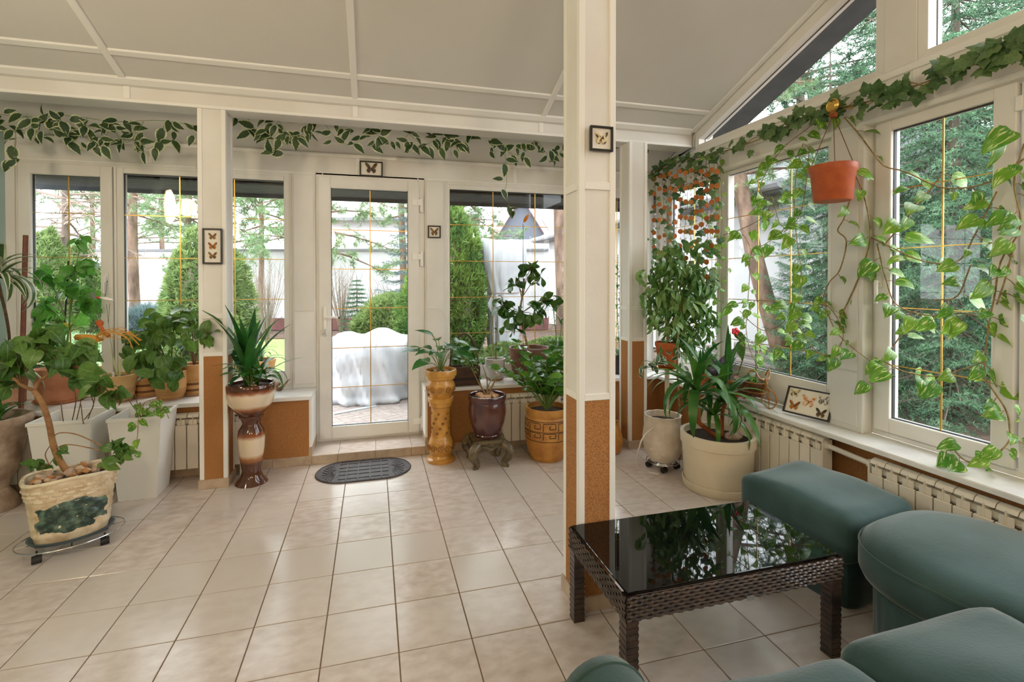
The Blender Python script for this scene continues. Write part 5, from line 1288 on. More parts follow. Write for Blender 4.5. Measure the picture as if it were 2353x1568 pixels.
# --- figurines in the left pots
t = thing('bird_on_wire', 'red-headed white toy crane on thin wire legs above the left sill', 'figurine', pd(248, 770, 3.2)); o_ = t.location.copy()
m = MB(); m.lathe([(0, -.045), (.006, -.03), (.012, 0), (.009, .03), (0, .05)], 10); m.xf(Matrix.Translation(pd(244, 687, 3.2)-o_) @ Matrix.Rotation(math.pi/2+.25, 4, 'Y')); m.build('body', M('painted_white', (232, 226, 222), .5), t, smooth=True)
m = MB(); m.ico(pd(226, 684, 3.2)-o_, .012, 2, (1.2, .8, .7)); m.build('head', M('painted_red', (196, 66, 56), .5), t, smooth=True)
for s_ in ((219, 690, 229, 735), (245, 700, 249, 744), (252, 698, 249, 744)): MB().tube([pd(s_[0], s_[1], 3.2)-o_, pd(s_[2], s_[3], 3.2)-o_], .0012, 4).build('wire_leg', BLKP, t)
MB().tube([pd(242, 682, 3.2)-o_, pd(247, 645, 3.2)-o_, pd(242, 650, 3.2)-o_, pd(241, 682, 3.2)-o_], .0012, 4).build('wire_wing', BLKP, t)
m = MB(); m.add([tuple(pd(208, 670, 3.2)-o_), tuple(pd(216, 672, 3.2)-o_), tuple(pd(222, 690, 3.2)-o_), tuple(pd(212, 686, 3.2)-o_), tuple(pd(215, 680, 3.21)-o_)], [(0, 1, 2, 3), (0, 4, 1), (1, 4, 2), (2, 4, 3), (3, 4, 0)]); m.build('tail', CAPG, t)
MB().tube([pd(249, 744, 3.2)-o_, Vector((BP.x, BP.y, BP.z-.02))-o_], .0012, 4).build('wire_stem', BLKP, t)
t = thing('straw_bird', 'straw-coloured raffia bird with trailing fibres lying over the left plants', 'figurine', pd(205, 778, 2.9)); o_ = t.location.copy()
STRAW = M('straw', (222, 168, 74), .85, (184, 122, 44), scale=30, stretch=(1, 8, 8), bump=.4)
m = MB(); m.lathe([(0, -.08), (.016, -.07), (.022, -.03), (.026, .0), (.02, .04), (.008, .07), (0, .08)], 14, fn=lambda a, z: 1+.08*math.sin(9*a)); m.xf(Matrix.Rotation(math.pi/2+.15, 4, 'Y')); m.build('body', STRAW, t, smooth=True)
rg = random.Random(3)
for k in range(11):
    pts = [pd(215+rg.uniform(0, 10), 776+rg.uniform(-6, 6), 2.9)-o_, pd(245, 770+rg.uniform(-14, 8), 2.88)-o_, pd(285+rg.uniform(-10, 10), 765+rg.uniform(-12, 14), 2.86)-o_, pd(315+rg.uniform(-15, 12), 775+rg.uniform(-14, 34), 2.86)-o_]
    MB().tube(smoothpath(pts), .0022, 4).build('fibre', STRAW, t)
m = MB(); m.ico(pd(229, 743, 2.95)-o_, .022, 2, (1, .8, 1)); m.build('clay_head', CLAYO, t, smooth=True)
MB().tube(smoothpath([pd(230, 748, 2.95)-o_, pd(240, 765, 2.92)-o_, pd(250, 772, 2.9)-o_]), [.012]*13, 6).build('neck', CLAYO, t, smooth=True)
# ------------------------------------------------------------------ middle group
BR, TN = (84, 42, 22), (226, 206, 178)
c, D = potc(578.5, 1121, 0, 33); rows = [(1121, 33), (1116, 34.5), (1108, 33), (1096, 24), (1082, 19.5), (1062, 23), (1030, 27.7), (1003, 29), (988, 27), (976, 20), (972, 18.6), (962, 22), (957, 26), (954, 26)]
pr = prof_px(578.5, rows, c, D); pr[0] = (pr[0][0], 0); HP = pr[-1][1]
t = thing('two_tone_pedestal', 'brown and cream glazed ceramic pedestal beside the slim pillar', 'pedestal', c)
MB().lathe([(0, 0)]+pr+[(0, HP)], 48).build('column', bandmat('two_tone_glaze', [(0, BR), (.30, BR), (.38, (176, 112, 60)), (.44, TN), (.66, TN), (.72, (150, 84, 44)), (.78, BR), (1, BR)], 0, HP), t, smooth=True, angle=60)
cb = Vector((c.x, c.y, HP)); t = thing('two_tone_bowl', 'brown and cream ribbed glazed bowl with upright strap leaves on the two-tone pedestal', 'potted plant', cb)
pr = prof_px(578.5, [(956, 25), (949, 29), (938, 38), (926, 46), (910, 50.5), (897, 51.5), (890, 52), (884, 52), (880, 50)], cb, D); pr[0] = (pr[0][0], 0); HB = pr[-1][1]
s_ = round_pot(t, pr, bandmat('two_tone_bowl_glaze', [(0, BR), (.14, BR), (.26, (170, 106, 58)), (.36, TN), (.68, TN), (.78, (150, 84, 44)), (.86, BR), (1, BR)], 0, HB), .9, n=72, fn=lambda a, z: 1+(.008*math.cos(28*a) if .03 < z < HB*.75 else 0))
top = cb+Vector((0, 0, s_))
rosette(t, top+Vector((-.03, .02, 0)), 16, (.40, .68), SAN, (62, 89), 41, 1.0)
rosette(t, top+Vector((.04, 0, 0)), 12, (.26, .44), STRP, (45, 80), 42, 1.2)
lily(t, top+Vector((.0, -.03, 0)), 16, .13, .12, 43, rise=(.03, .1))
rg = random.Random(4)
for k in range(12):
    a = rg.uniform(0, 6.28); r_ = .1*math.sqrt(rg.random()); o = link('pebble', shell_me[rg.randrange(6)], t, (r_*math.cos(a), r_*math.sin(a), s_+.012)); q = rg.uniform(.008, .016); o.scale = (q, q, q)
# driftwood on the sill
t = thing('driftwood', 'gnarled dark driftwood piece on the sill behind the two-tone bowl', 'ornament', pz(648, 898, SZ)+Vector((0, 0, .012))); o_ = t.location.copy()-Vector((0, 0, .012)); DW = M('dark_driftwood', (84, 64, 48), .5, (176, 142, 96), scale=30, bump=.4)
Dd = depth(t.location)
MB().tube(smoothpath([pd(632, 893, Dd)-o_, pd(642, 898, Dd)-o_, pd(652, 890, Dd)-o_, pd(660, 880, Dd)-o_, pd(668, 874, Dd)-o_]), [.012, .014, .016, .016, .015, .014, .014, .015, .016, .016, .014, .012, .011, .01, .009, .008, .008, .007, .007, .006, .005, .005, .004, .003, .002], 8).build('branch', DW, t, smooth=True)
MB().ico(pd(638, 886, Dd)-o_, .022, 2, (1.2, 1, .8), .15, random.Random(2)).build('burl', DW, t, smooth=True)
# ochre pedestal and urn
OCH = M('ochre_ceramic', (206, 152, 66), .35, (176, 118, 44), scale=14, detail=6, lo=.35, hi=.7, bump=.5, bscale=26, coat=.4)
def vp(rows, c, D, x): pr = prof_px(x, rows, c, D); pr[0] = (pr[0][0], 0); return pr
c, D = potc(1013, 1069, 0, 31); pr = vp([(1069, 31), (1066, 33), (1053, 33), (1051, 31), (1049, 26.5), (1044, 24.5), (1040, 26), (1030, 29.5), (1018, 29), (1008, 25.5), (1003, 22.5), (990, 21.5), (940, 21.5), (934, 22.5), (932, 26), (923, 26.5), (922, 29), (913, 29.5), (912, 28.5)], c, D, 1013); HP = pr[-1][1]
t = thing('ochre_pedestal', 'ochre glazed pedestal column with scroll relief right of the glass door', 'pedestal', c)
MB().lathe([(0, 0)]+pr+[(0, HP)], 48).build('column', OCH, t, smooth=True, angle=40)
OCHD = M('dark_ochre_relief', (150, 98, 38), .4, (126, 78, 28), scale=20)
def scroll(parent, prf, z, s, mat, n, a0=0):
    mat = OCHD
    R = float(np.interp(z, [q[1] for q in prf], [q[0] for q in prf]))
    me = None
    for k in range(n):
        a = a0+2*math.pi*k/n
        pts = []
        for q in np.linspace(0, 1, 14):
            th = q*9; rr = s*(1-q*.8); pts.append((R+.001, rr*math.cos(th), rr*math.sin(th)))
        m = MB(); m.tube(pts, .0034, 5); m.xf(Matrix.Rotation(a, 4, 'Z')); o = m.build('relief_scroll', mat, parent, smooth=True, loc=(0, 0, z))
scroll(t, pr, .12, .03, OCH, 11); [scroll(t, pr, z_, .013, OCH, 6, .3*i_) for i_, z_ in enumerate((.24, .28, .32, .36, .40))]
for k in range(16):
    a = 2*math.pi*k/16; MB().box(-.012, .012, -.003, .003, -.002, .002).xf(Matrix.Rotation(a, 4, 'Z') @ Matrix.Translation((0, -.0735, HP-.022)) @ Matrix.Rotation(.6 if k % 2 else -.6, 4, 'Y')).build('zigzag', OCHD, t)
cb = Vector((c.x, c.y, HP)); pr = vp([(911, 24), (906, 25), (900, 29.5), (891, 33), (881, 32), (874, 28), (871, 28), (869, 33), (863, 33.5), (862, 36.5), (852, 37), (849, 36)], cb, D, 1013)
t = thing('ochre_urn', 'ochre glazed urn with peace lily standing on the ochre pedestal', 'potted plant', cb); s_ = round_pot(t, pr, OCH, .9, angle=40)
scroll(t, pr, .07, .028, OCH, 11)
top = cb+Vector((0, 0, s_)); lily(t, top, 22, .17, .17, 44)
for k in range(7): o = link('pebble', shell_me[k % 6], t, (.05*math.cos(k*.9), .05*math.sin(k*.9)-.01, s_+.012)); o.scale = (.018, .016, .014)
# carved stool and brown pot
STW = M('carved_dark_wood', (74, 62, 46), .4, (116, 98, 66), scale=26, detail=6, bump=.5, bscale=50, coat=.3)
sc_ = Vector((.905, 3.80, 0)); zs = .218
t = thing('carved_stool', 'small carved dark wood stool with curled legs under the brown glazed pot', 'stool', sc_)
MB().box(-.13, .13, -.13, .13, zs-.028, zs).build('top', STW, t, bevel=.006, segs=2)
MB().box(-.12, .12, -.12, .12, zs-.05, zs-.028).build('frieze', STW, t, bevel=.004)
for sx in (-1, 1):
    for sy in (-1, 1):
        pts = [(sx*.11, sy*.11, zs-.04), (sx*.145, sy*.145, zs-.065), (sx*.152, sy*.152, zs-.115), (sx*.132, sy*.132, .07), (sx*.112, sy*.112, .03), (sx*.124, sy*.124, .012), (sx*.14, sy*.14, .013)]
        P_ = smoothpath(pts, 4); n_ = len(P_)
        MB().tube(P_, [.042-.022*i/(n_-1) if i < n_-4 else .015 for i in range(n_)], 10).build('leg', STW, t, smooth=True, angle=60)
for (ang_) in (0, math.pi/2, math.pi, -math.pi/2):
    m = MB(); m.tube(smoothpath([(-.1, -.125, zs-.06), (-.05, -.128, zs-.052), (0, -.13, zs-.07), (.05, -.128, zs-.052), (.1, -.125, zs-.06)]), .011, 6); m.xf(Matrix.Rotation(ang_, 4, 'Z')); m.build('apron', STW, t, smooth=True)
D = depth((sc_.x, sc_.y, CAMH)); cb = Vector((sc_.x+.0, sc_.y, zs+.001)); pr = vp([(1001, 27), (997, 30), (995, 29), (985, 34), (968, 40), (945, 43.5), (930, 43), (922, 41), (918, 43.5), (909, 44), (907, 43)], cb, D, 1117); pr = [(r_, z_) for r_, z_ in pr]
BRG = M('brown_violet_glaze', (92, 54, 44), .2, (70, 40, 50), scale=7, detail=5, coat=.6, bump=.2, bscale=14)
t = thing('brown_glazed_pot', 'brown glazed pot with bare twigs and pink stones on the carved stool', 'potted plant', cb); s_ = round_pot(t, pr, BRG, .93)
for k, (dx, dy) in enumerate(((-.05, -.05), (.055, -.045), (-.015, -.075), (.03, .02), (-.06, .02))):
    MB().ico((0, 0, 0), .032, 1, (1.2, .9, .8), .2, random.Random(k)).build('pink_stone', M('pink_stone_%d' % k, (226, 190, 152), .8, (196, 150, 116), scale=30, bump=.4), t, loc=(dx, dy, s_+.018))
mb = MB(); top = cb+Vector((0, 0, s_)); rg = random.Random(8)
for (x, y) in ((1085, 850), (1108, 838), (1102, 872), (1145, 858), (1160, 850), (1128, 875)):
    P_ = smoothpath([top, top.lerp(pd(x, y, D), .5)+Vector((rg.uniform(-.02, .02), 0, .01)), pd(x, y, D)]); mb.tube(P_, list(np.linspace(.007, .002, len(P_))), 6)
    rosette(t, pd(x, y, D), 3, (.025, .05), ZAM, (20, 80), 50+int(x))
stem_obj(t, mb, STEMT, 'twigs')
# big key-pattern pot with zamia, and tall rubber-leaved plant behind it on the sill
KEYB = angmat('dark_key_on_ochre', (196, 140, 66), (44, 32, 22), 3.2, 34, .45, zlo=9, zhi=10, mort=.1, c3=(164, 104, 48))
c, D = potc(1257, 1065, 0, 38); pr = vp([(1065, 38), (1052, 39), (1040, 44), (1015, 49), (985, 50.5), (962, 49.5), (956, 47), (952, 49), (944, 50.5), (937, 49)], c, D, 1257)
t = thing('key_pattern_pot', 'large ochre pot with black key pattern and dense glossy zamia by the foreground pillar', 'potted plant', c); saucer(t, pr[0][0]*1.12, OCH, .022)
s_ = round_pot(t, [(r_, z_+.012) for r_, z_ in pr], KEYB, .9)
KEYL = M('black_key_groove', (40, 28, 20), .5)
def key_band(parent, prf, zlo, zhi, n, name):
    zs_ = [q[1] for q in prf]; rs_ = [q[0] for q in prf]
    unit_ = [(0, 0), (0, 1), (.8, 1), (.8, .3), (.4, .3), (.4, .65), (.55, .65)]
    for k in range(n):
        pts = []
        for (a_, b_), (c_, d_) in zip(unit_, unit_[1:]):
            for q in np.linspace(0, 1, 4)[:-1]:
                u_, w_ = a_+(c_-a_)*q, b_+(d_-b_)*q; th = 2*math.pi*(k+u_)/n; z_ = zlo+(zhi-zlo)*w_; R_ = float(np.interp(z_, zs_, rs_)); pts.append((R_*math.cos(th), R_*math.sin(th), z_))
        MB().tube(pts, .0032, 4).build(name, KEYL, parent)
pk = [(r_, z_+.012) for r_, z_ in pr]; hk_ = pk[-1][1]
key_band(t, pk, hk_*.62, hk_*.76, 9, 'key_motif'); key_band(t, pk, hk_*.46, hk_*.58, 9, 'key_motif')
for z_ in (.42, .60, .79): R_ = float(np.interp(hk_*z_, [q[1] for q in pk], [q[0] for q in pk])); MB().tube([(R_*math.cos(a), R_*math.sin(a), hk_*z_) for a in np.linspace(0, 6.283, 49)[:-1]], .003, 4, closed=True).build('groove_line', KEYL, t)
top = c+Vector((0, 0, s_)); mb = MB(); rg = random.Random(6)
for k in range(26):
    a = rg.uniform(0, 6.28); lean = rg.uniform(.12, .62); l = rg.uniform(.42, .70); d0 = Vector((math.cos(a)*math.sin(lean), math.sin(a)*math.sin(lean), math.cos(lean)))
    pts = [top+d0*l*q+Vector((d0.x*.22*q*q, d0.y*.22*q*q, -.10*q*q)) for q in np.linspace(0, 1, 6)]
    mb.tube(pts, [.008, .007, .006, .005, .004, .002], 6, cap=False)
    for q in np.linspace(.40, 1.0, 6):
        p = top+d0*l*q+Vector((d0.x*.22*q*q, d0.y*.22*q*q, -.10*q*q)); sd = d0.cross(Vector((0, 0, 1))).normalized()
        for sg in (-1, 1):
            dd = sd*sg*.8+d0*.45+rv(rg)*.25+Vector((0, 0, .0)); put_leaf(t, ZAM, p, dd, Vector((0, 0, .8))+TOCAM*.5+rv(rg)*.3, rg.uniform(.085, .125), 1.1, rg)
stem_obj(t, mb, STEMG)
t, c, D, s_ = potted('potted_rubber_plant', 'tall bare-stemmed plant with dark leaf tufts in a dark clay pot behind the zamia', 1216, 878, SZ, [(878, 36), (850, 40), (812, 45), (803, 47), (798, 47)], M('dark_clay', (122, 84, 62), .7, (96, 66, 50), scale=14))
top = c+Vector((0, 0, s_)); mb = MB(); h1 = pd(1200, 690, D); mb.tube(smoothpath([top, pd(1208, 780, D), pd(1196, 720, D), pd(1200, 680, D), pd(1204, 640, D)]), list(np.linspace(.014, .007, 25)), 7); mb.tube(smoothpath([pd(1196, 720, D), pd(1170, 710, D), pd(1160, 690, D)]), .005, 6); mb.tube(smoothpath([pd(1200, 690, D), pd(1192, 650, D), pd(1196, 620, D)]), .005, 6); stem_obj(t, mb, STEMT, 'trunk')
bush(t, pd(1202, 680, D), [(1218, 620, 22, 28, 18, D-.05), (1188, 655, 28, 14, 12, D), (1238, 640, 18, 22, 9, D)], DRK, .135, 61, STEMB, .004, droop=.15, cam_=.3)
bush(t, pd(1198, 720, D), [(1158, 705, 28, 24, 16, D-.05), (1190, 725, 36, 22, 17, D-.05), (1228, 725, 28, 28, 16, D-.08), (1252, 700, 28, 20, 13, D), (1268, 688, 20, 12, 7, D-.02), (1180, 748, 32, 18, 12, D-.05)], DRK, .14, 62, STEMB, .004, droop=.3, cam_=.3)
t, c, D, s_ = potted('potted_grass_palm', 'narrow-leaved palm-like plant in a small clay pot beside the foreground pillar', 1283, 872, SZ, [(872, 22), (840, 26), (822, 27)], TERRA)
mb = MB(); top = c+Vector((0, 0, s_)); hs = [pd(1272, 715, D), pd(1290, 745, D)]
for k, h_ in enumerate(hs): mb.tube(smoothpath([top, top.lerp(h_, .5), h_]), .004, 5); rosette(t, h_, 15, (.14, .24), STRP, (-10, 70), 64+k, .55)
stem_obj(t, mb, STEMG); rosette(t, top+Vector((0, -.02, .05)), 16, (.18, .26), STRP, (10, 70), 66, .6)
# handled wooden basket on right sill
p = pz(1070, 888, SZ); D = depth(p); t = thing('handled_planter', 'dark wooden trough planter with tall arched handle on the right sill', 'planter', p+Vector((0, .07, 0))); o_ = t.location.copy(); DWD = M('dark_stained_wood', (84, 54, 34), .6, (58, 36, 24), scale=12, stretch=(1, 1, 5))
w_ = 35*D/FPX; hz = 44*D/FPX
for (b) in ((-w_, w_, -.065, -.053, .012, hz), (-w_, w_, .053, .065, .012, hz), (-w_, -w_+.012, -.053, .053, .012, hz), (w_-.012, w_, -.053, .053, .012, hz)): MB().box(*b).build('side_board', DWD, t, bevel=.003)
MB().box(-w_, w_, -.065, .065, 0, .012).build('bottom_board', DWD, t); MB().box(-w_+.012, w_-.012, -.053, .053, hz*.6, hz*.85).build('soil', SOIL, t)
MB().box(-w_-.003, w_+.003, -.07, -.062, hz*.3, hz*.45).build('trim_band', M('dark_band', (40, 30, 26), .6), t)
MB().tube([(w_*.95*math.cos(a), 0, hz*.85+(126-44)*D/FPX*math.sin(a)) for a in np.linspace(0, math.pi, 22)], .0085, 8).build('handle', DWD, t, smooth=True)
top = p+Vector((0, .07, hz*.85)); lily(t, top, 7, .1, .1, 68, rise=(.03, .08))
vine(t, [[top, pd(1085, 835, D), pd(1060, 820, D)], [top, pd(1092, 845, D), pd(1096, 800, D)]], HOY, .045, .04, 69, .002)
t, c, D, s_ = potted('white_ribbed_pot', 'small white ribbed ceramic pot with a thin stem on the right sill', 1138, 876, SZ, [(876, 17), (866, 19), (845, 22), (832, 23), (826, 23.5)], M('grey_white_ceramic', (206, 202, 196), .35, (178, 172, 166), scale=18), TERRAP, fn=lambda a, z: 1+.01*math.cos(30*a))
mb = MB(); top = c+Vector((0, 0, s_)); mb.tube([top, pd(1139, 740, D)], .003, 5); mb.tube([top+Vector((.01, 0, 0)), pd(1143, 720, D)], .003, 5); stem_obj(t, mb, STEMB)
rosette(t, pd(1140, 760, D), 4, (.05, .08), DRK, (10, 60), 70); rosette(t, top, 4, (.05, .08), HOY, (10, 60), 71)
for k in range(5): o = link('pebble', shell_me[k], t, (.03*math.cos(k*1.3), .03*math.sin(k*1.3), s_+.008)); o.scale = (.012, .012, .01)
# orange butterfly pick
t = thing('butterfly_pick', 'orange feather pick on a thin dark stick before the three-column window', 'ornament', Vector((pd(1202, 800, 3.72).x, pd(1202, 800, 3.72).y, .78))); o_ = t.location.copy()
MB().tube([(0, 0, 0), pd(1202, 515, 3.72)-o_], .0022, 5).build('stick', BLKP, t)
fe = MB(); q = pd(1203, 512, 3.72)-o_; fe.lathe([(0, 0), (.010, .012), (.014, .035), (.012, .06), (.004, .078), (0, .082)], 10, ey=.5); fe.xf(Matrix.Translation(q) @ Matrix.Rotation(.55, 4, 'Y')); fe.build('feather', M('orange_feather', (214, 140, 40), .8, (180, 104, 24), scale=40), t, smooth=True)
# pots behind the foreground pillar
c, D = potc(1404, 1046, 0, 18); pr = vp([(1046, 16), (1038, 22), (1020, 27), (1000, 25), (985, 20), (975, 18), (970, 20)], c, D, 1404); t = thing('ochre_floor_pot', 'dark ochre round pot half hidden by the foreground pillar', 'pot', c); round_pot(t, pr, KEYB, .9)
t, c, D, s_ = potted('potted_bamboo', 'slender bamboo-leaved plant in a black pot seen right of the foreground pillar', 1424, 862, SZ, [(862, 14), (840, 16), (815, 17)], BLKP)
mb = MB(); top = c+Vector((0, 0, s_))
for k, x in enumerate((1418, 1426, 1434)):
    mb.tube(smoothpath([top, pd(x, 700, D), pd(x+2, 585, D)]), .0035, 5)
    for y in range(600, 790, 11): rosette(t, pd(x, y, D), 2, (.06, .1), HOY, (-10, 50), 700+k*40+y)
stem_obj(t, mb, STEMG); rosette(t, top, 6, (.1, .16), VARL, (10, 60), 72)

# ------------------------------------------------------------------ right corner
BRASS = M('polished_brass', (214, 168, 74), .18, metal=1.0); ONYX = M('cream_onyx', (224, 212, 190), .2, (196, 176, 146), scale=10, coat=.5)
cB = Vector((2.43, 3.56, 0)); D = depth((cB.x, cB.y, CAMH)); zt = pd(1526, 842, D).z
t = thing('brass_plant_stand', 'brass and onyx column stand with round top in the back corner', 'plant stand', cB)
MB().lathe([(0, zt-.022), (.075, zt-.022), (.094, zt-.012), (.096, zt-.004), (.09, zt), (0, zt)], 36).build('top_disc', BRASS, t, smooth=True)
MB().tube([(0, 0, .35), (0, 0, zt-.02)], .019, 14).build('onyx_shaft', ONYX, t, smooth=True, angle=40)
MB().lathe([(0, .23), (.03, .23), (.018, .25), (.026, .28), (.026, .30), (.016, .32), (.028, .345), (.02, .36), (0, .36)], 20).build('brass_knop', BRASS, t, smooth=True)
MB().tube([(0, 0, .05), (0, 0, .24)], .017, 12).build('onyx_shaft', ONYX, t, smooth=True, angle=40)
MB().lathe([(0, 0), (.11, 0), (.115, .012), (.08, .03), (.03, .045), (.02, .06), (0, .06)], 32).build('foot', BRASS, t, smooth=True)
cb = Vector((cB.x, cB.y, zt+.001)); pr = vp([(838, 19), (830, 21), (800, 25), (796, 27), (789, 27)], cb, D, 1526)
t = thing('trailing_plant', 'tall curtain of trailing green foliage in a terracotta pot on the brass stand', 'potted plant', cb); saucer(t, pr[0][0]*1.25, CLAYO, .03); s_ = round_pot(t, [(r_, z_+.008) for r_, z_ in pr], CLAYO, .9)
top = cb+Vector((0, 0, s_)); mb = MB()
for x, xt in ((1524, 1560), (1540, 1572), (1515, 1540)): mb.tube(smoothpath([top, pd(x+14, 700, D), pd(xt, 610, D)]), .005, 6)
mb.tube(smoothpath([Vector((2.47, 3.42, .2)), pd(1556, 820, D-.08), pd(1563, 700, D-.05)]), .009, 6); stem_obj(t, mb, STEMT)
bush(t, pd(1560, 650, D), [(1540, 625, 40, 28, 26, D), (1590, 640, 36, 30, 24, D), (1520, 680, 38, 36, 32, D-.04), (1570, 700, 42, 40, 40, D-.05), (1610, 710, 26, 36, 18, D), (1545, 755, 34, 30, 28, D-.06), (1590, 770, 26, 28, 16, D-.04), (1505, 740, 22, 30, 14, D-.05), (1470, 640, 16, 20, 8, D-.1), (1478, 690, 14, 16, 5, D-.1), (1540, 590, 40, 16, 14, D)], HOY, .115, 81, STEMG, .0025, droop=.75, cam_=.5)
vine(t, [[top, pd(1505, 830, D-.12), pd(1480, 830, D-.14), pd(1464, 858, D-.14)], [top, pd(1512, 815, D-.12), pd(1490, 845, D-.12)], [top, pd(1560, 800, D-.1), pd(1570, 850, D-.1)]], VARL, .075, .035, 82, .0025)
# the rest of the trailing leaves, too many to lift off one by one
def leaf_cloud(root, spec, mesh, L, seed, name='leaf_mass'):
    rg = random.Random(seed); src_v = [v.co.copy() for v in mesh.vertices]; src_f = [tuple(p.vertices) for p in mesh.polygons]; m = MB(); uvs = [tuple(d.uv) for d in mesh.uv_layers[0].data]
    for (x, y, rx, ry, n, D_) in spec:
        c_ = pd(x, y, D_)
        for k in range(n):
            q = rv(rg)*rg.random()**.4; p = c_+CR*(q.x*rx*D_/FPX)+Vector((0, 0, q.z*ry*D_/FPX))+Vector((CD.x, CD.y, 0))*(q.y*rx*D_/FPX*.8)
            d_ = (Vector((rg.uniform(-.7, .7), rg.uniform(-.7, .7), -1.0+rg.uniform(-.2, .7)))).normalized(); n_ = TOCAM*.6+rv(rg)*.6; x_ = d_.cross(n_).normalized(); n_ = x_.cross(d_); l = L*rg.uniform(.6, 1.2)
            mm = Matrix(((x_.x*l, d_.x*l, n_.x*l, p.x), (x_.y*l, d_.y*l, n_.y*l, p.y), (x_.z*l, d_.z*l, n_.z*l, p.z), (0, 0, 0, 1)))
            m.add([mm @ v for v in src_v], src_f)
    m.xf(Matrix.Translation(-root.location)); me = m.mesh(name, mesh.materials[0], smooth=True, angle=180)
    ul = me.uv_layers.new(name='UVMap'); flat_uv = np.tile(np.array(uvs, np.float32), (len(me.loops)//len(uvs), 1)); ul.data.foreach_set('uv', flat_uv.ravel())
    return link(name, me, root, kind='stuff')
leaf_cloud(t, [(1545, 630, 56, 46, 150, D+.03), (1600, 650, 50, 50, 150, D+.03), (1530, 710, 46, 44, 120, D+.02), (1585, 730, 50, 48, 160, D+.02), (1560, 790, 44, 34, 90, D), (1622, 740, 30, 56, 80, D), (1510, 660, 30, 50, 70, D), (1580, 570, 70, 24, 60, D+.02)], HOY[1], .095, 83)
# white ruffled pot on wheels
cW = pz(1533, 1088) ; cW = Vector((2.235, 3.33, 0)); D = depth((cW.x, cW.y, CAMH))
stand('round chrome plant stand on black casters under the white ruffled pot', cW, .125, .125, .3, .06, 3)
WCER = M('white_ceramic', (226, 214, 200), .35, (206, 190, 172), scale=8, bump=.35, bscale=22, coat=.4)
cb = Vector((cW.x, cW.y, .066)); t = thing('white_ruffled_pot', 'white ceramic pot with ruffled rim and leaf relief on a wheeled chrome stand', 'pot', cb); pr = vp([(1062, 27), (1058, 29), (1048, 36), (1030, 42), (1008, 45), (988, 43), (972, 39), (962, 38), (955, 41)], cb, D, 1530)
saucer(t, .098, M('pink_clay_saucer', (206, 172, 150), .7), .02)
def ruff(a, z): return 1+(.035*math.sin(11*a) if z > pr[-1][1]-.02 else 0)
round_pot(t, [(r_, z_+.006) for r_, z_ in pr], WCER, .86, n=66, fn=ruff)
rg = random.Random(12)
for k in range(18):
    a = rg.uniform(0, 6.28); z_ = rg.uniform(.08, .17); R_ = np.interp(z_, [q[1] for q in pr], [q[0] for q in pr])
    MB().ico((0, 0, 0), .018, 1, (1.3, .25, .8)).xf(Matrix.Rotation(a, 4, 'Z') @ Matrix.Translation((0, -R_+.002, z_)) @ Matrix.Rotation(rg.uniform(-1, 1), 4, 'Y')).build('relief_leaf', WCER, t, smooth=True)
cbm = MB(); cbm.tube(smoothpath([pd(1500, 985, 3.7), pd(1482, 1000, 3.65), pd(1470, 1025, 3.55), Vector((2.02, 3.36, .012)), Vector((2.12, 3.2, .008))]), .005, 6); tag(cbm.build('white_cable', M('white_cable', (222, 214, 202), .5), smooth=True), 'white cable looping to the floor beside the ruffled pot', 'cable')
# large cream pot with strap-leaved plant
CREAM = M('cream_plastic', (228, 214, 188), .5, (220, 204, 176), scale=5)
c, D = potc(1648, 1148, 0, 75); pr = vp([(1130, 70), (1100, 72), (1030, 76), (1020, 77), (1018, 80), (1000, 80.5), (994, 80)], c, D, 1648); k0 = pr[0][1]
t = thing('cream_floor_pot', 'large smooth cream floor pot with arching strap leaves beside the rectangular pouf', 'potted plant', c)
MB().lathe([(0, 0), (pr[0][0]*1.04, 0), (pr[0][0]*1.07, .008), (pr[0][0]*1.09, .055), (pr[0][0]*1.05, .058), (pr[0][0]*1.0, .03), (0, .03)], 48).build('saucer', CREAM, t, smooth=True)
pr = [(r_, z_) for r_, z_ in pr]; pr[0] = (pr[0][0], .031); s_ = round_pot(t, pr, CREAM, .88, n=56)
top = c+Vector((0, 0, s_)); mb = MB(); MB
mb.tube(smoothpath([top, pd(1596, 960, D-.05), pd(1586, 915, D-.08)]), .016, 8); mb.tube(smoothpath([top+Vector((.04, 0, 0)), pd(1660, 950, D), pd(1668, 925, D)]), .013, 8); stem_obj(t, mb, M('orange_bark', (176, 96, 48), .85, (140, 72, 36), scale=30, bump=.5), 'trunk')
rosette(t, pd(1600, 905, D-.08), 20, (.36, .56), STRP, (-8, 82), 91, 1.25); rosette(t, pd(1662, 925, D), 20, (.32, .5), STRP, (-8, 84), 92, 1.25)
rosette(t, pd(1640, 955, D-.03), 12, (.3, .45), STRP, (-15, 45), 93, 1.2)
rosette(t, pd(1612, 860, D-.08), 6, (.2, .34), SAN, (60, 88), 94, 1.1); rosette(t, pd(1672, 870, D), 5, (.3, .42), SAN, (60, 86), 95, 1.1)
MB().ico((0, 0, 0), .06, 2, (1.2, .9, .5), .1, random.Random(3)).build('stone', STONE, t, loc=(.09, -.05, s_+.02), smooth=True)
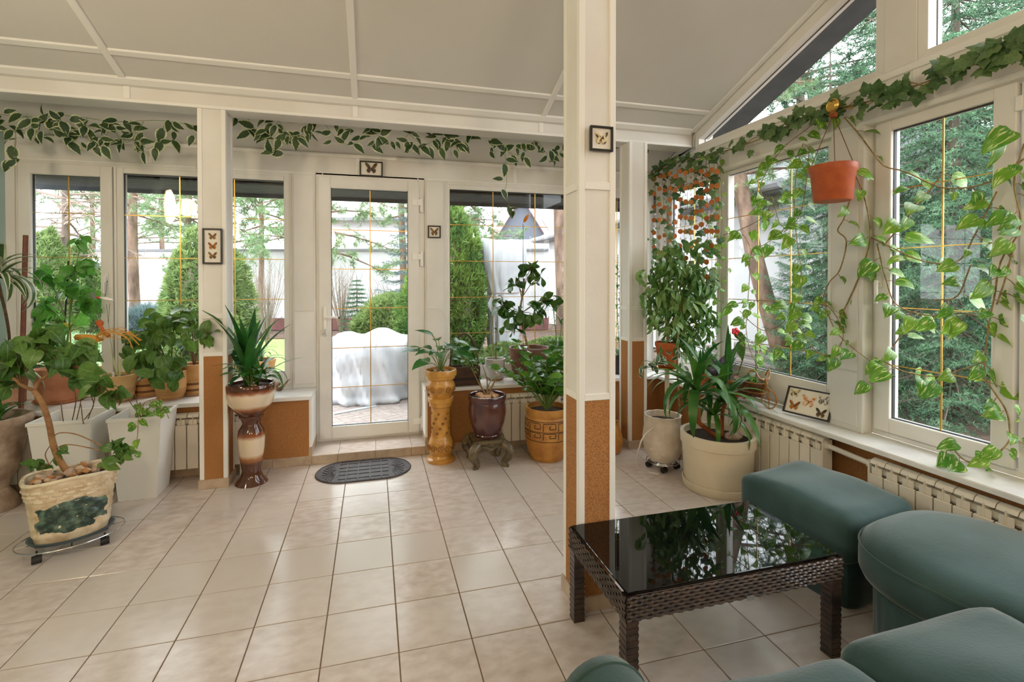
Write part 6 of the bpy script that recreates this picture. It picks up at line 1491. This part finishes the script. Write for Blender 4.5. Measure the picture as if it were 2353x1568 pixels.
# trough and purple plant on the sill, orange pots
p = Vector((2.82, 3.37, SZ)); t = thing('clay_trough', 'long orange clay trough with purple-leaved plant on the gable sill', 'potted plant', p)
MB().box(-.075, .075, -.19, .19, 0, .13).build('trough_body', CLAYO, t, bevel=.012, segs=2); MB().box(-.082, .082, -.197, .197, .112, .134).build('rim', CLAYO, t, bevel=.006); MB().box(-.065, .065, -.18, .18, .13, .136).build('soil', SOIL, t)
top = p+Vector((0, .02, .135)); rosette(t, top, 9, (.18, .30), PUR, (20, 75), 96); rosette(t, top+Vector((-.03, -.1, 0)), 8, (.14, .22), LIL, (30, 75), 97)
rosette(t, top+Vector((-.02, .12, 0)), 9, (.16, .26), HOY, (20, 80), 98)
mb = MB(); Df = 3.62; mb.tube(smoothpath([Vector((2.82, 3.2, .70)), pd(1712, 800, Df), pd(1694, 772, Df)]), .005, 6); stem_obj(t, mb, STEMG, 'flower_stem')
FLR = M('red_petal', (214, 44, 52), .6); fl = MB()
for k in range(5): fl.ico(pd(1690+3*math.cos(k*1.25)*2, 762+3*math.sin(k*1.25)*1.6, Df)-t.location, .016, 1, (1, .6, 1), .1, random.Random(k))
fl.build('flower', FLR, t, smooth=True, kind='stuff')
put_leaf(t, DRK, pd(1712, 790, Df), Vector((-.6, 0, .8)), TOCAM, .13); put_leaf(t, DRK, pd(1705, 830, Df), Vector((-.2, 0, 1)), TOCAM, .15)
# rattan bicycle planter
RAT = M('varnished_rattan', (182, 128, 68), .35, (146, 94, 46), scale=30, coat=.4); WIL = M('woven_willow', (122, 80, 50), .6, (84, 52, 32), scale=50)
t = thing('bicycle_planter', 'rattan bicycle planter with woven willow basket on the gable sill', 'planter', (2.775, 2.95, SZ)); 
# local: y along the sill (front wheel toward -y)
def wheel(y, r_, nm='wheel', x=0):
    w = MB().tube([(x, y+r_*math.cos(a), r_+.005+r_*math.sin(a)) for a in np.linspace(0, 6.283, 33)[:-1]], .0055, 7, closed=True).build(nm, RAT, t, smooth=True)
    for a in (0, math.pi/2): MB().tube([(x, y-r_*math.cos(a), r_+.005-r_*math.sin(a)), (x, y+r_*math.cos(a), r_+.005+r_*math.sin(a))], .0035, 6).build('spoke', RAT, w, smooth=True)
wheel(-.12, .068); wheel(.17, .05, x=-.05); wheel(.17, .05, x=.05)
for s_ in (-1, 1): MB().tube([(s_*.008, -.12, .067), (s_*.008, -.095, .17)], .004, 6).build('fork', RAT, t, smooth=True)
MB().tube([(0, -.105, .15), (0, -.085, .215)], .008, 8).build('stem', RAT, t, smooth=True)
for s_ in (-1, 1): MB().tube(smoothpath([(0, -.085, .21), (s_*.03, -.085, .21), (s_*.05, -.07, .23), (s_*.062, -.06, .265), (s_*.08, -.03, .265), (s_*.085, -.01, .235), (s_*.085, .0, .215)]), .0055, 7).build('handlebar', RAT, t, smooth=True)
def willow(a, z): return 1+.02*math.sin(40*a+z*300)
MB().lathe([(0, .065), (.062, .065), (.068, .1), (.078, .15), (.084, .175), (.076, .178), (.07, .15), (0, .145)], 60, ey=1.7, fn=willow).build('basket', WIL, t, smooth=True, angle=180).location = (0, .06, 0)
for z_ in (.10, .172):
    MB().tube([(.084*math.cos(a)*(.9 if z_ < .15 else 1), .06+.143*math.sin(a)*(.9 if z_ < .15 else 1), z_) for a in np.linspace(0, 6.283, 41)[:-1]], .0045, 6, closed=True).build('hoop', RAT, t, smooth=True)
rg = random.Random(2)
for k in range(40):
    a = rg.uniform(0, 6.28); z0, z1 = .07+rg.uniform(0, .05), .12+rg.uniform(0, .05); a2 = a+rg.uniform(-.5, .5); f0, f1 = .066+.1*(z0-.065), .068+.12*(z1-.07)
    MB().tube([(f0*math.cos(a), .06+1.7*f0*math.sin(a), z0), ((f0+f1)/2*1.04*math.cos((a+a2)/2), .06+1.7*1.04*(f0+f1)/2*math.sin((a+a2)/2), (z0+z1)/2), (f1*math.cos(a2), .06+1.7*f1*math.sin(a2), z1)], .002, 4).build('willow_twig', RAT if k % 2 else WIL, t)
MB().tube(smoothpath([(0, .2, .075), (0, .21, .055), (0, .17, .055)]), .005, 6).build('frame_bar', RAT, t, smooth=True); MB().tube([(0, -.1, .16), (0, -.02, .1), (0, .1, .068)], .006, 6).build('frame_bar', RAT, t, smooth=True)
stt = MB().tube([(0, -.0, .145), (-.005, .0, .46)], .0025, 5).build('support_stick', BLKP, t)
tl = t.location; top = tl+Vector((0, .04, .15)); mb = MB(); rosette(t, top, 8, (.06, .11), POT, (15, 75), 99)

# ------------------------------------------------------------------ hanging pot, vines and garlands
hk = px(1915, 243, 2.735); t = thing('wall_hook', 'gold round medallion hook on the gable header above the hanging pot', 'hook', hk)
MB().lathe([(0, 0), (.038, .0), (.043, .008), (.036, .016), (.03, .012), (.022, .018), (.01, .014), (0, .018)], 28).xf(Matrix.Rotation(-math.pi/2, 4, 'Y') ).build('medallion', GOLD, t, smooth=True)
MB().tube([(.145, 0, 0), (0, 0, 0)], .008, 8).build('peg', GOLD, t)
Dh = depth(px(1913, 420, 2.66)); cP = px(1913, 463, 2.66); 
t = thing('hanging_pot', 'orange plastic hanging pot with trailing variegated vines on the gable wall', 'hanging plant', cP); pr = prof_px(1913, [(463, 36), (460, 38), (400, 44), (396, 47), (384, 48), (381, 47)], cP, Dh); pr[0] = (pr[0][0], 0)
s_ = round_pot(t, pr, ORANGEP, .9, n=40); R_ = pr[-1][0]
ap = hk-Vector((.0, 0, .05))-cP; STR = M('brown_hanger', (112, 58, 34), .5)
MB().lathe([(0, -.025), (.02, -.02), (.024, .0), (.012, .016), (0, .02)], 14).build('hanger_cap', CLAYO, t, smooth=True).location = ap
for k in range(3):
    a = k*2.094+.6; MB().tube([(R_*.95*math.cos(a), R_*.95*math.sin(a), pr[-1][1]), ap], .0022, 5).build('hanger_cord', STR, t)
MB().tube([ap, hk-cP], .003, 5).build('hanger_cord', STR, t)
top = cP+Vector((0, 0, s_)); rosette(t, top, 10, (.07, .11), POT, (0, 60), 101)
def P2(*pts): return [px(x, y, X) for x, y, X in pts]
W = 2.84
va = [ # over window three
 P2((1905, 260, 2.78), (1850, 300, 2.8), (1800, 340, W), (1758, 400, W), (1740, 455, W)) ,
 P2((1735, 395, W), (1752, 450, W), (1775, 455, W), (1752, 500, W), (1700, 528, W), (1662, 540, W)),
 P2((1775, 455, W), (1790, 510, W), (1800, 528, W), (1760, 560, W), (1727, 580, W), (1722, 640, W), (1718, 700, W)),
 P2((1700, 528, W), (1720, 560, W), (1727, 585, W)),
 P2((1845, 330, W), (1830, 400, W), (1825, 480, W), (1832, 560, W), (1842, 640, W), (1830, 720, W), (1815, 790, W)),
 P2((1860, 340, W), (1850, 440, W), (1835, 500, W), (1800, 535, W)),
 P2((1690, 700, W), (1730, 690, W), (1780, 705, W), (1830, 695, W), (1880, 705, W), (1910, 700, W)),
 P2((1830, 690, W), (1800, 740, W), (1760, 760, W), (1730, 745, W), (1700, 715, W)),
 P2((1830, 740, W), (1860, 790, W), (1890, 815, 2.8), (1920, 810, 2.8), (1938, 770, 2.8), (1920, 725, 2.8), (1890, 690, W)),
 P2((1838, 730, W), (1800, 790, W), (1780, 810, W), (1750, 800, W), (1735, 775, W)),
 P2((1890, 690, 2.8), (1920, 760, 2.8), (1960, 800, 2.8), (2000, 830, 2.85), (2015, 840, 2.86)),
 P2((1735, 690, W), (1715, 740, W), (1722, 800, W), (1745, 850, W)),
]
# stems hanging from pot along the pilaster
vb = [P2((1955, 385, 2.72), (1960, 430, 2.74), (1940, 500, 2.78), (1925, 530, 2.8), (1945, 555, 2.82), (1930, 620, 2.82), (1905, 650, 2.84), (1890, 690, W)),
      P2((1960, 390, 2.74), (1985, 450, 2.84), (2000, 540, 2.86), (1980, 620, 2.86), (1950, 690, 2.86), (1930, 730, 2.84)),
      P2((1940, 270, 2.80), (1975, 310, 2.86), (2020, 370, 2.9), (2040, 385, 2.9), (2080, 395, 2.9), (2160, 430, 2.9), (2230, 430, 2.9), (2290, 410, 2.88), (2353, 365, 2.86))]
vc = [P2((2000, 545, 2.88), (2030, 560, 2.9), (2120, 600, 2.9), (2200, 600, 2.9), (2240, 540, 2.9), (2290, 440, 2.88)),
      P2((2015, 560, 2.9), (2035, 640, 2.9), (2060, 700, 2.9), (2130, 725, 2.9), (2210, 720, 2.9), (2260, 730, 2.9)),
      P2((2095, 715, 2.9), (2070, 770, 2.9), (2030, 825, 2.9), (2010, 850, 2.9), (1998, 880, 2.88)),
      P2((2030, 830, 2.9), (2080, 855, 2.9), (2150, 865, 2.9), (2210, 850, 2.9), (2265, 830, 2.9)),
      P2((2353, 330, 2.84), (2330, 420, 2.86), (2345, 520, 2.86), (2300, 600, 2.88), (2285, 680, 2.88), (2270, 760, 2.88), (2262, 850, 2.88), (2270, 880, 2.88), (2310, 940, 2.86), (2320, 985, 2.86), (2315, 1020, 2.84), (2270, 1055, 2.8), (2220, 1060, 2.8), (2180, 1020, 2.8)),
      P2((2330, 560, 2.86), (2310, 640, 2.88), (2290, 700, 2.88)), P2((2230, 610, 2.9), (2200, 680, 2.9), (2150, 690, 2.9)),
      P2((2165, 400, 2.9), (2110, 470, 2.9), (2060, 530, 2.9), (2030, 565, 2.9))]
vine(t, va, POT, .094, .07, 102, .0028, STEMT, hang=.7, side=.6)
vine(t, vb, POT, .085, .16, 103, .004, STEMT, hang=.7)
vine(t, vc, POT, .11, .068, 104, .0038, STEMT, hang=.6, side=.7)
for (x, y, s_, X) in ((2290, 310, .16, 2.7), (2325, 300, .15, 2.68), (2085, 432, .085, 2.86), (2250, 500, .12, 2.8), (2320, 490, .12, 2.78), (2330, 390, .12, 2.8), (2240, 440, .11, 2.8), (2335, 640, .1, 2.75), (2345, 730, .1, 2.75), (2240, 1045, .1, 2.75), (2200, 1020, .1, 2.75), (2290, 1030, .1, 2.78), (2330, 935, .1, 2.75)):
    rg = random.Random(int(x+y)); put_leaf(t, POT, px(x, y, X), CR*rg.uniform(-1, 1)+Vector((0, 0, -.35+rg.uniform(-.3, .3))), TOCAM*.6+Vector((0, 0, .7))+rv(rg)*.2, s_, .9, rg)

# ivy garland on the gable header
t = thing('ivy_garland', 'artificial ivy garland strung along the gable header', 'garland', (2.83, 2.6, 2.5)); rg = random.Random(15)
gp_ = P2((1500, 400, 2.72), (1560, 372, 2.78), (1640, 355, 2.80), (1740, 322, 2.80), (1830, 280, 2.80), (1905, 255, 2.80), (1990, 235, 2.80), (2080, 205, 2.80), (2180, 170, 2.80), (2270, 135, 2.79), (2353, 95, 2.78), (2440, 55, 2.78)); P_ = smoothpath(gp_, 10)
mb = MB(); mb.tube(P_, .005, 6); mb.tube([p+Vector((-.01, 0, .02*math.sin(i*.9))) for i, p in enumerate(P_)], .003, 5); stem_obj(t, mb, STEMT, 'vine')
for k in range(195):
    u = rg.random()**1.05*(len(P_)-2); i = int(u); p = P_[i].lerp(P_[i+1], u-i); Dk = depth(p)
    p = p+Vector((-rg.uniform(.0, .06), rg.uniform(-.03, .03), rg.gauss(0, .028)))
    put_leaf(t, IVY, p, Vector((rg.uniform(-.4, .1), rg.uniform(-.9, .9), rg.uniform(-1.1, .6))), Vector((-1, -.35, .35))+rv(rg)*.5, rg.uniform(.055, .095), 1, rg)
# cream-edged garlands in the alcove
def alcove(label, x0, x1, seed, n, drops, swags):
    t = thing('leaf_garland', label, 'garland', py((x0+x1)/2, 300, 4.1), group='cream-edged leaf garlands'); rg = random.Random(seed); mb = MB()
    def yl(x): return 262+.052*x if x < 500 else 266+.058*(x-450)
    w = [py(x, yl(x)+4*math.sin(x*.03), 4.1) for x in np.linspace(x0, x1, 30)]; mb.tube(w, .002, 4)
    paths = []
    for (a, b, dep) in swags: paths.append([py(a+(b-a)*q, yl(a+(b-a)*q)+dep*math.sin(math.pi*q), 4.07) for q in np.linspace(0, 1, 9)])
    for dd in drops: paths.append([py(x, y, 4.05) for x, y in dd])
    for p_ in paths: mb.tube(smoothpath(p_, 3), .002, 4)
    stem_obj(t, mb, STEMG, 'vine')
    def one(p): put_leaf(t, VARL, p, Vector((rg.uniform(-1, 1), rg.uniform(-.35, .15), rg.uniform(-1.1, .35))), Vector((0, -1, .25))+rv(rg)*.75, rg.uniform(.07, .125), rg.uniform(.9, 1.2), rg)
    for k in range(n):
        x = rg.uniform(x0, x1); p = py(x, yl(x)+rg.uniform(-12, 34)+rg.uniform(0, 18), 4.07+rg.uniform(-.04, .03)); one(p)
    for p_ in paths:
        for q in p_[1:]:
            for _ in range(rg.choice((1, 1, 2))): one(Vector(q)+Vector((rg.uniform(-.04, .04), 0, rg.uniform(-.03, .03))))
alcove('cream-edged leaf garland hung left of the slim pillar', -20, 462, 17, 34, [[(35, 290), (36, 330), (30, 360), (34, 372)]], [(60, 140, 45), (130, 200, 55), (190, 260, 55), (250, 330, 50), (300, 380, 62)])
alcove('cream-edged leaf garland hung between the slim pillar and the foreground pillar', 532, 1500, 18, 62, [[(1158, 330), (1162, 370), (1164, 420), (1160, 440), (1168, 470), (1172, 480)], [(640, 300), (650, 325), (640, 345), (632, 358)]], [(570, 640, 40), (640, 720, 34), (745, 855, 46), (850, 950, 40), (930, 1020, 34), (1010, 1090, 30), (1130, 1240, 48), (1230, 1310, 46), (1420, 1480, 30)])
# shell curtain
SHELL_O = M('orange_shell_disc', (206, 118, 44), .45, (176, 90, 30), scale=20, rand=(216, 140, 70), trans=.2); RINGB = M('brown_ring', (130, 84, 54), .5)
t = thing('shell_curtain', 'curtain of orange shell discs and rings hanging in the gable corner window', 'curtain', Vector((2.84, 3.85, 2.3))); o_ = t.location.copy()
disc = MB().lathe([(0, 0), (.019, .001), (.0235, .003), (.019, .005), (0, .006)], 9).xf(Matrix.Rotation(math.pi/2, 4, 'X'))
rg = random.Random(19)
for k, x in enumerate(np.linspace(1503, 1648, 13)):
    m = MB(); rn = MB(); y = 398-.14*(x-1500)+rg.uniform(0, 22); yb = rg.uniform(560, 690) if k % 3 else rg.uniform(540, 600); X = 2.72; j = 0
    while y < yb:
        p = px(x, y, X)-o_
        if j % 2: rn.tube([(p.x+.001*math.sin(a), p.y+.009*math.cos(a), p.z+.009*math.sin(a)) for a in np.linspace(0, 6.283, 10)[:-1]], .002, 4, closed=True)
        else: s0 = len(m.v); m.v += disc.v; m.f += [tuple(i+s0 for i in f) for f in disc.f]; m.xf(Matrix.Translation(p) @ Matrix.Rotation(rg.uniform(-1.3, -.1), 4, 'Z'), s0)
        y += rg.uniform(13, 21); j += 1
    so = m.build('disc_strand', SHELL_O, t, kind='stuff'); rn.build('ring_strand', RINGB, so, kind='stuff')
t = thing('hanging_ivy', 'strands of ivy hanging among the shell curtain in the corner', 'hanging plant', Vector((2.80, 3.8, 2.3)))
vine(t, [P2((x, 395-.14*(x-1500), 2.76), (x+5, 470, 2.76), (x-3+rg.uniform(-6, 6), 540, 2.74), (x+rg.uniform(-8, 8), rg.uniform(590, 680), 2.74)) for x in (1502, 1520, 1538, 1556, 1575, 1594, 1612, 1630, 1648)], IVY, .075, .075, 105, .002, STEMT, hang=.8, side=.5)
vine(t, [P2((x, 360, 2.80), (x+4, 480, 2.8), (x+14, 600, 2.8), (x+6, yb_, 2.8)) for x, yb_ in ((1655, 700), (1640, 760), (1622, 720))], POT, .062, .1, 106, .002, STEMT)
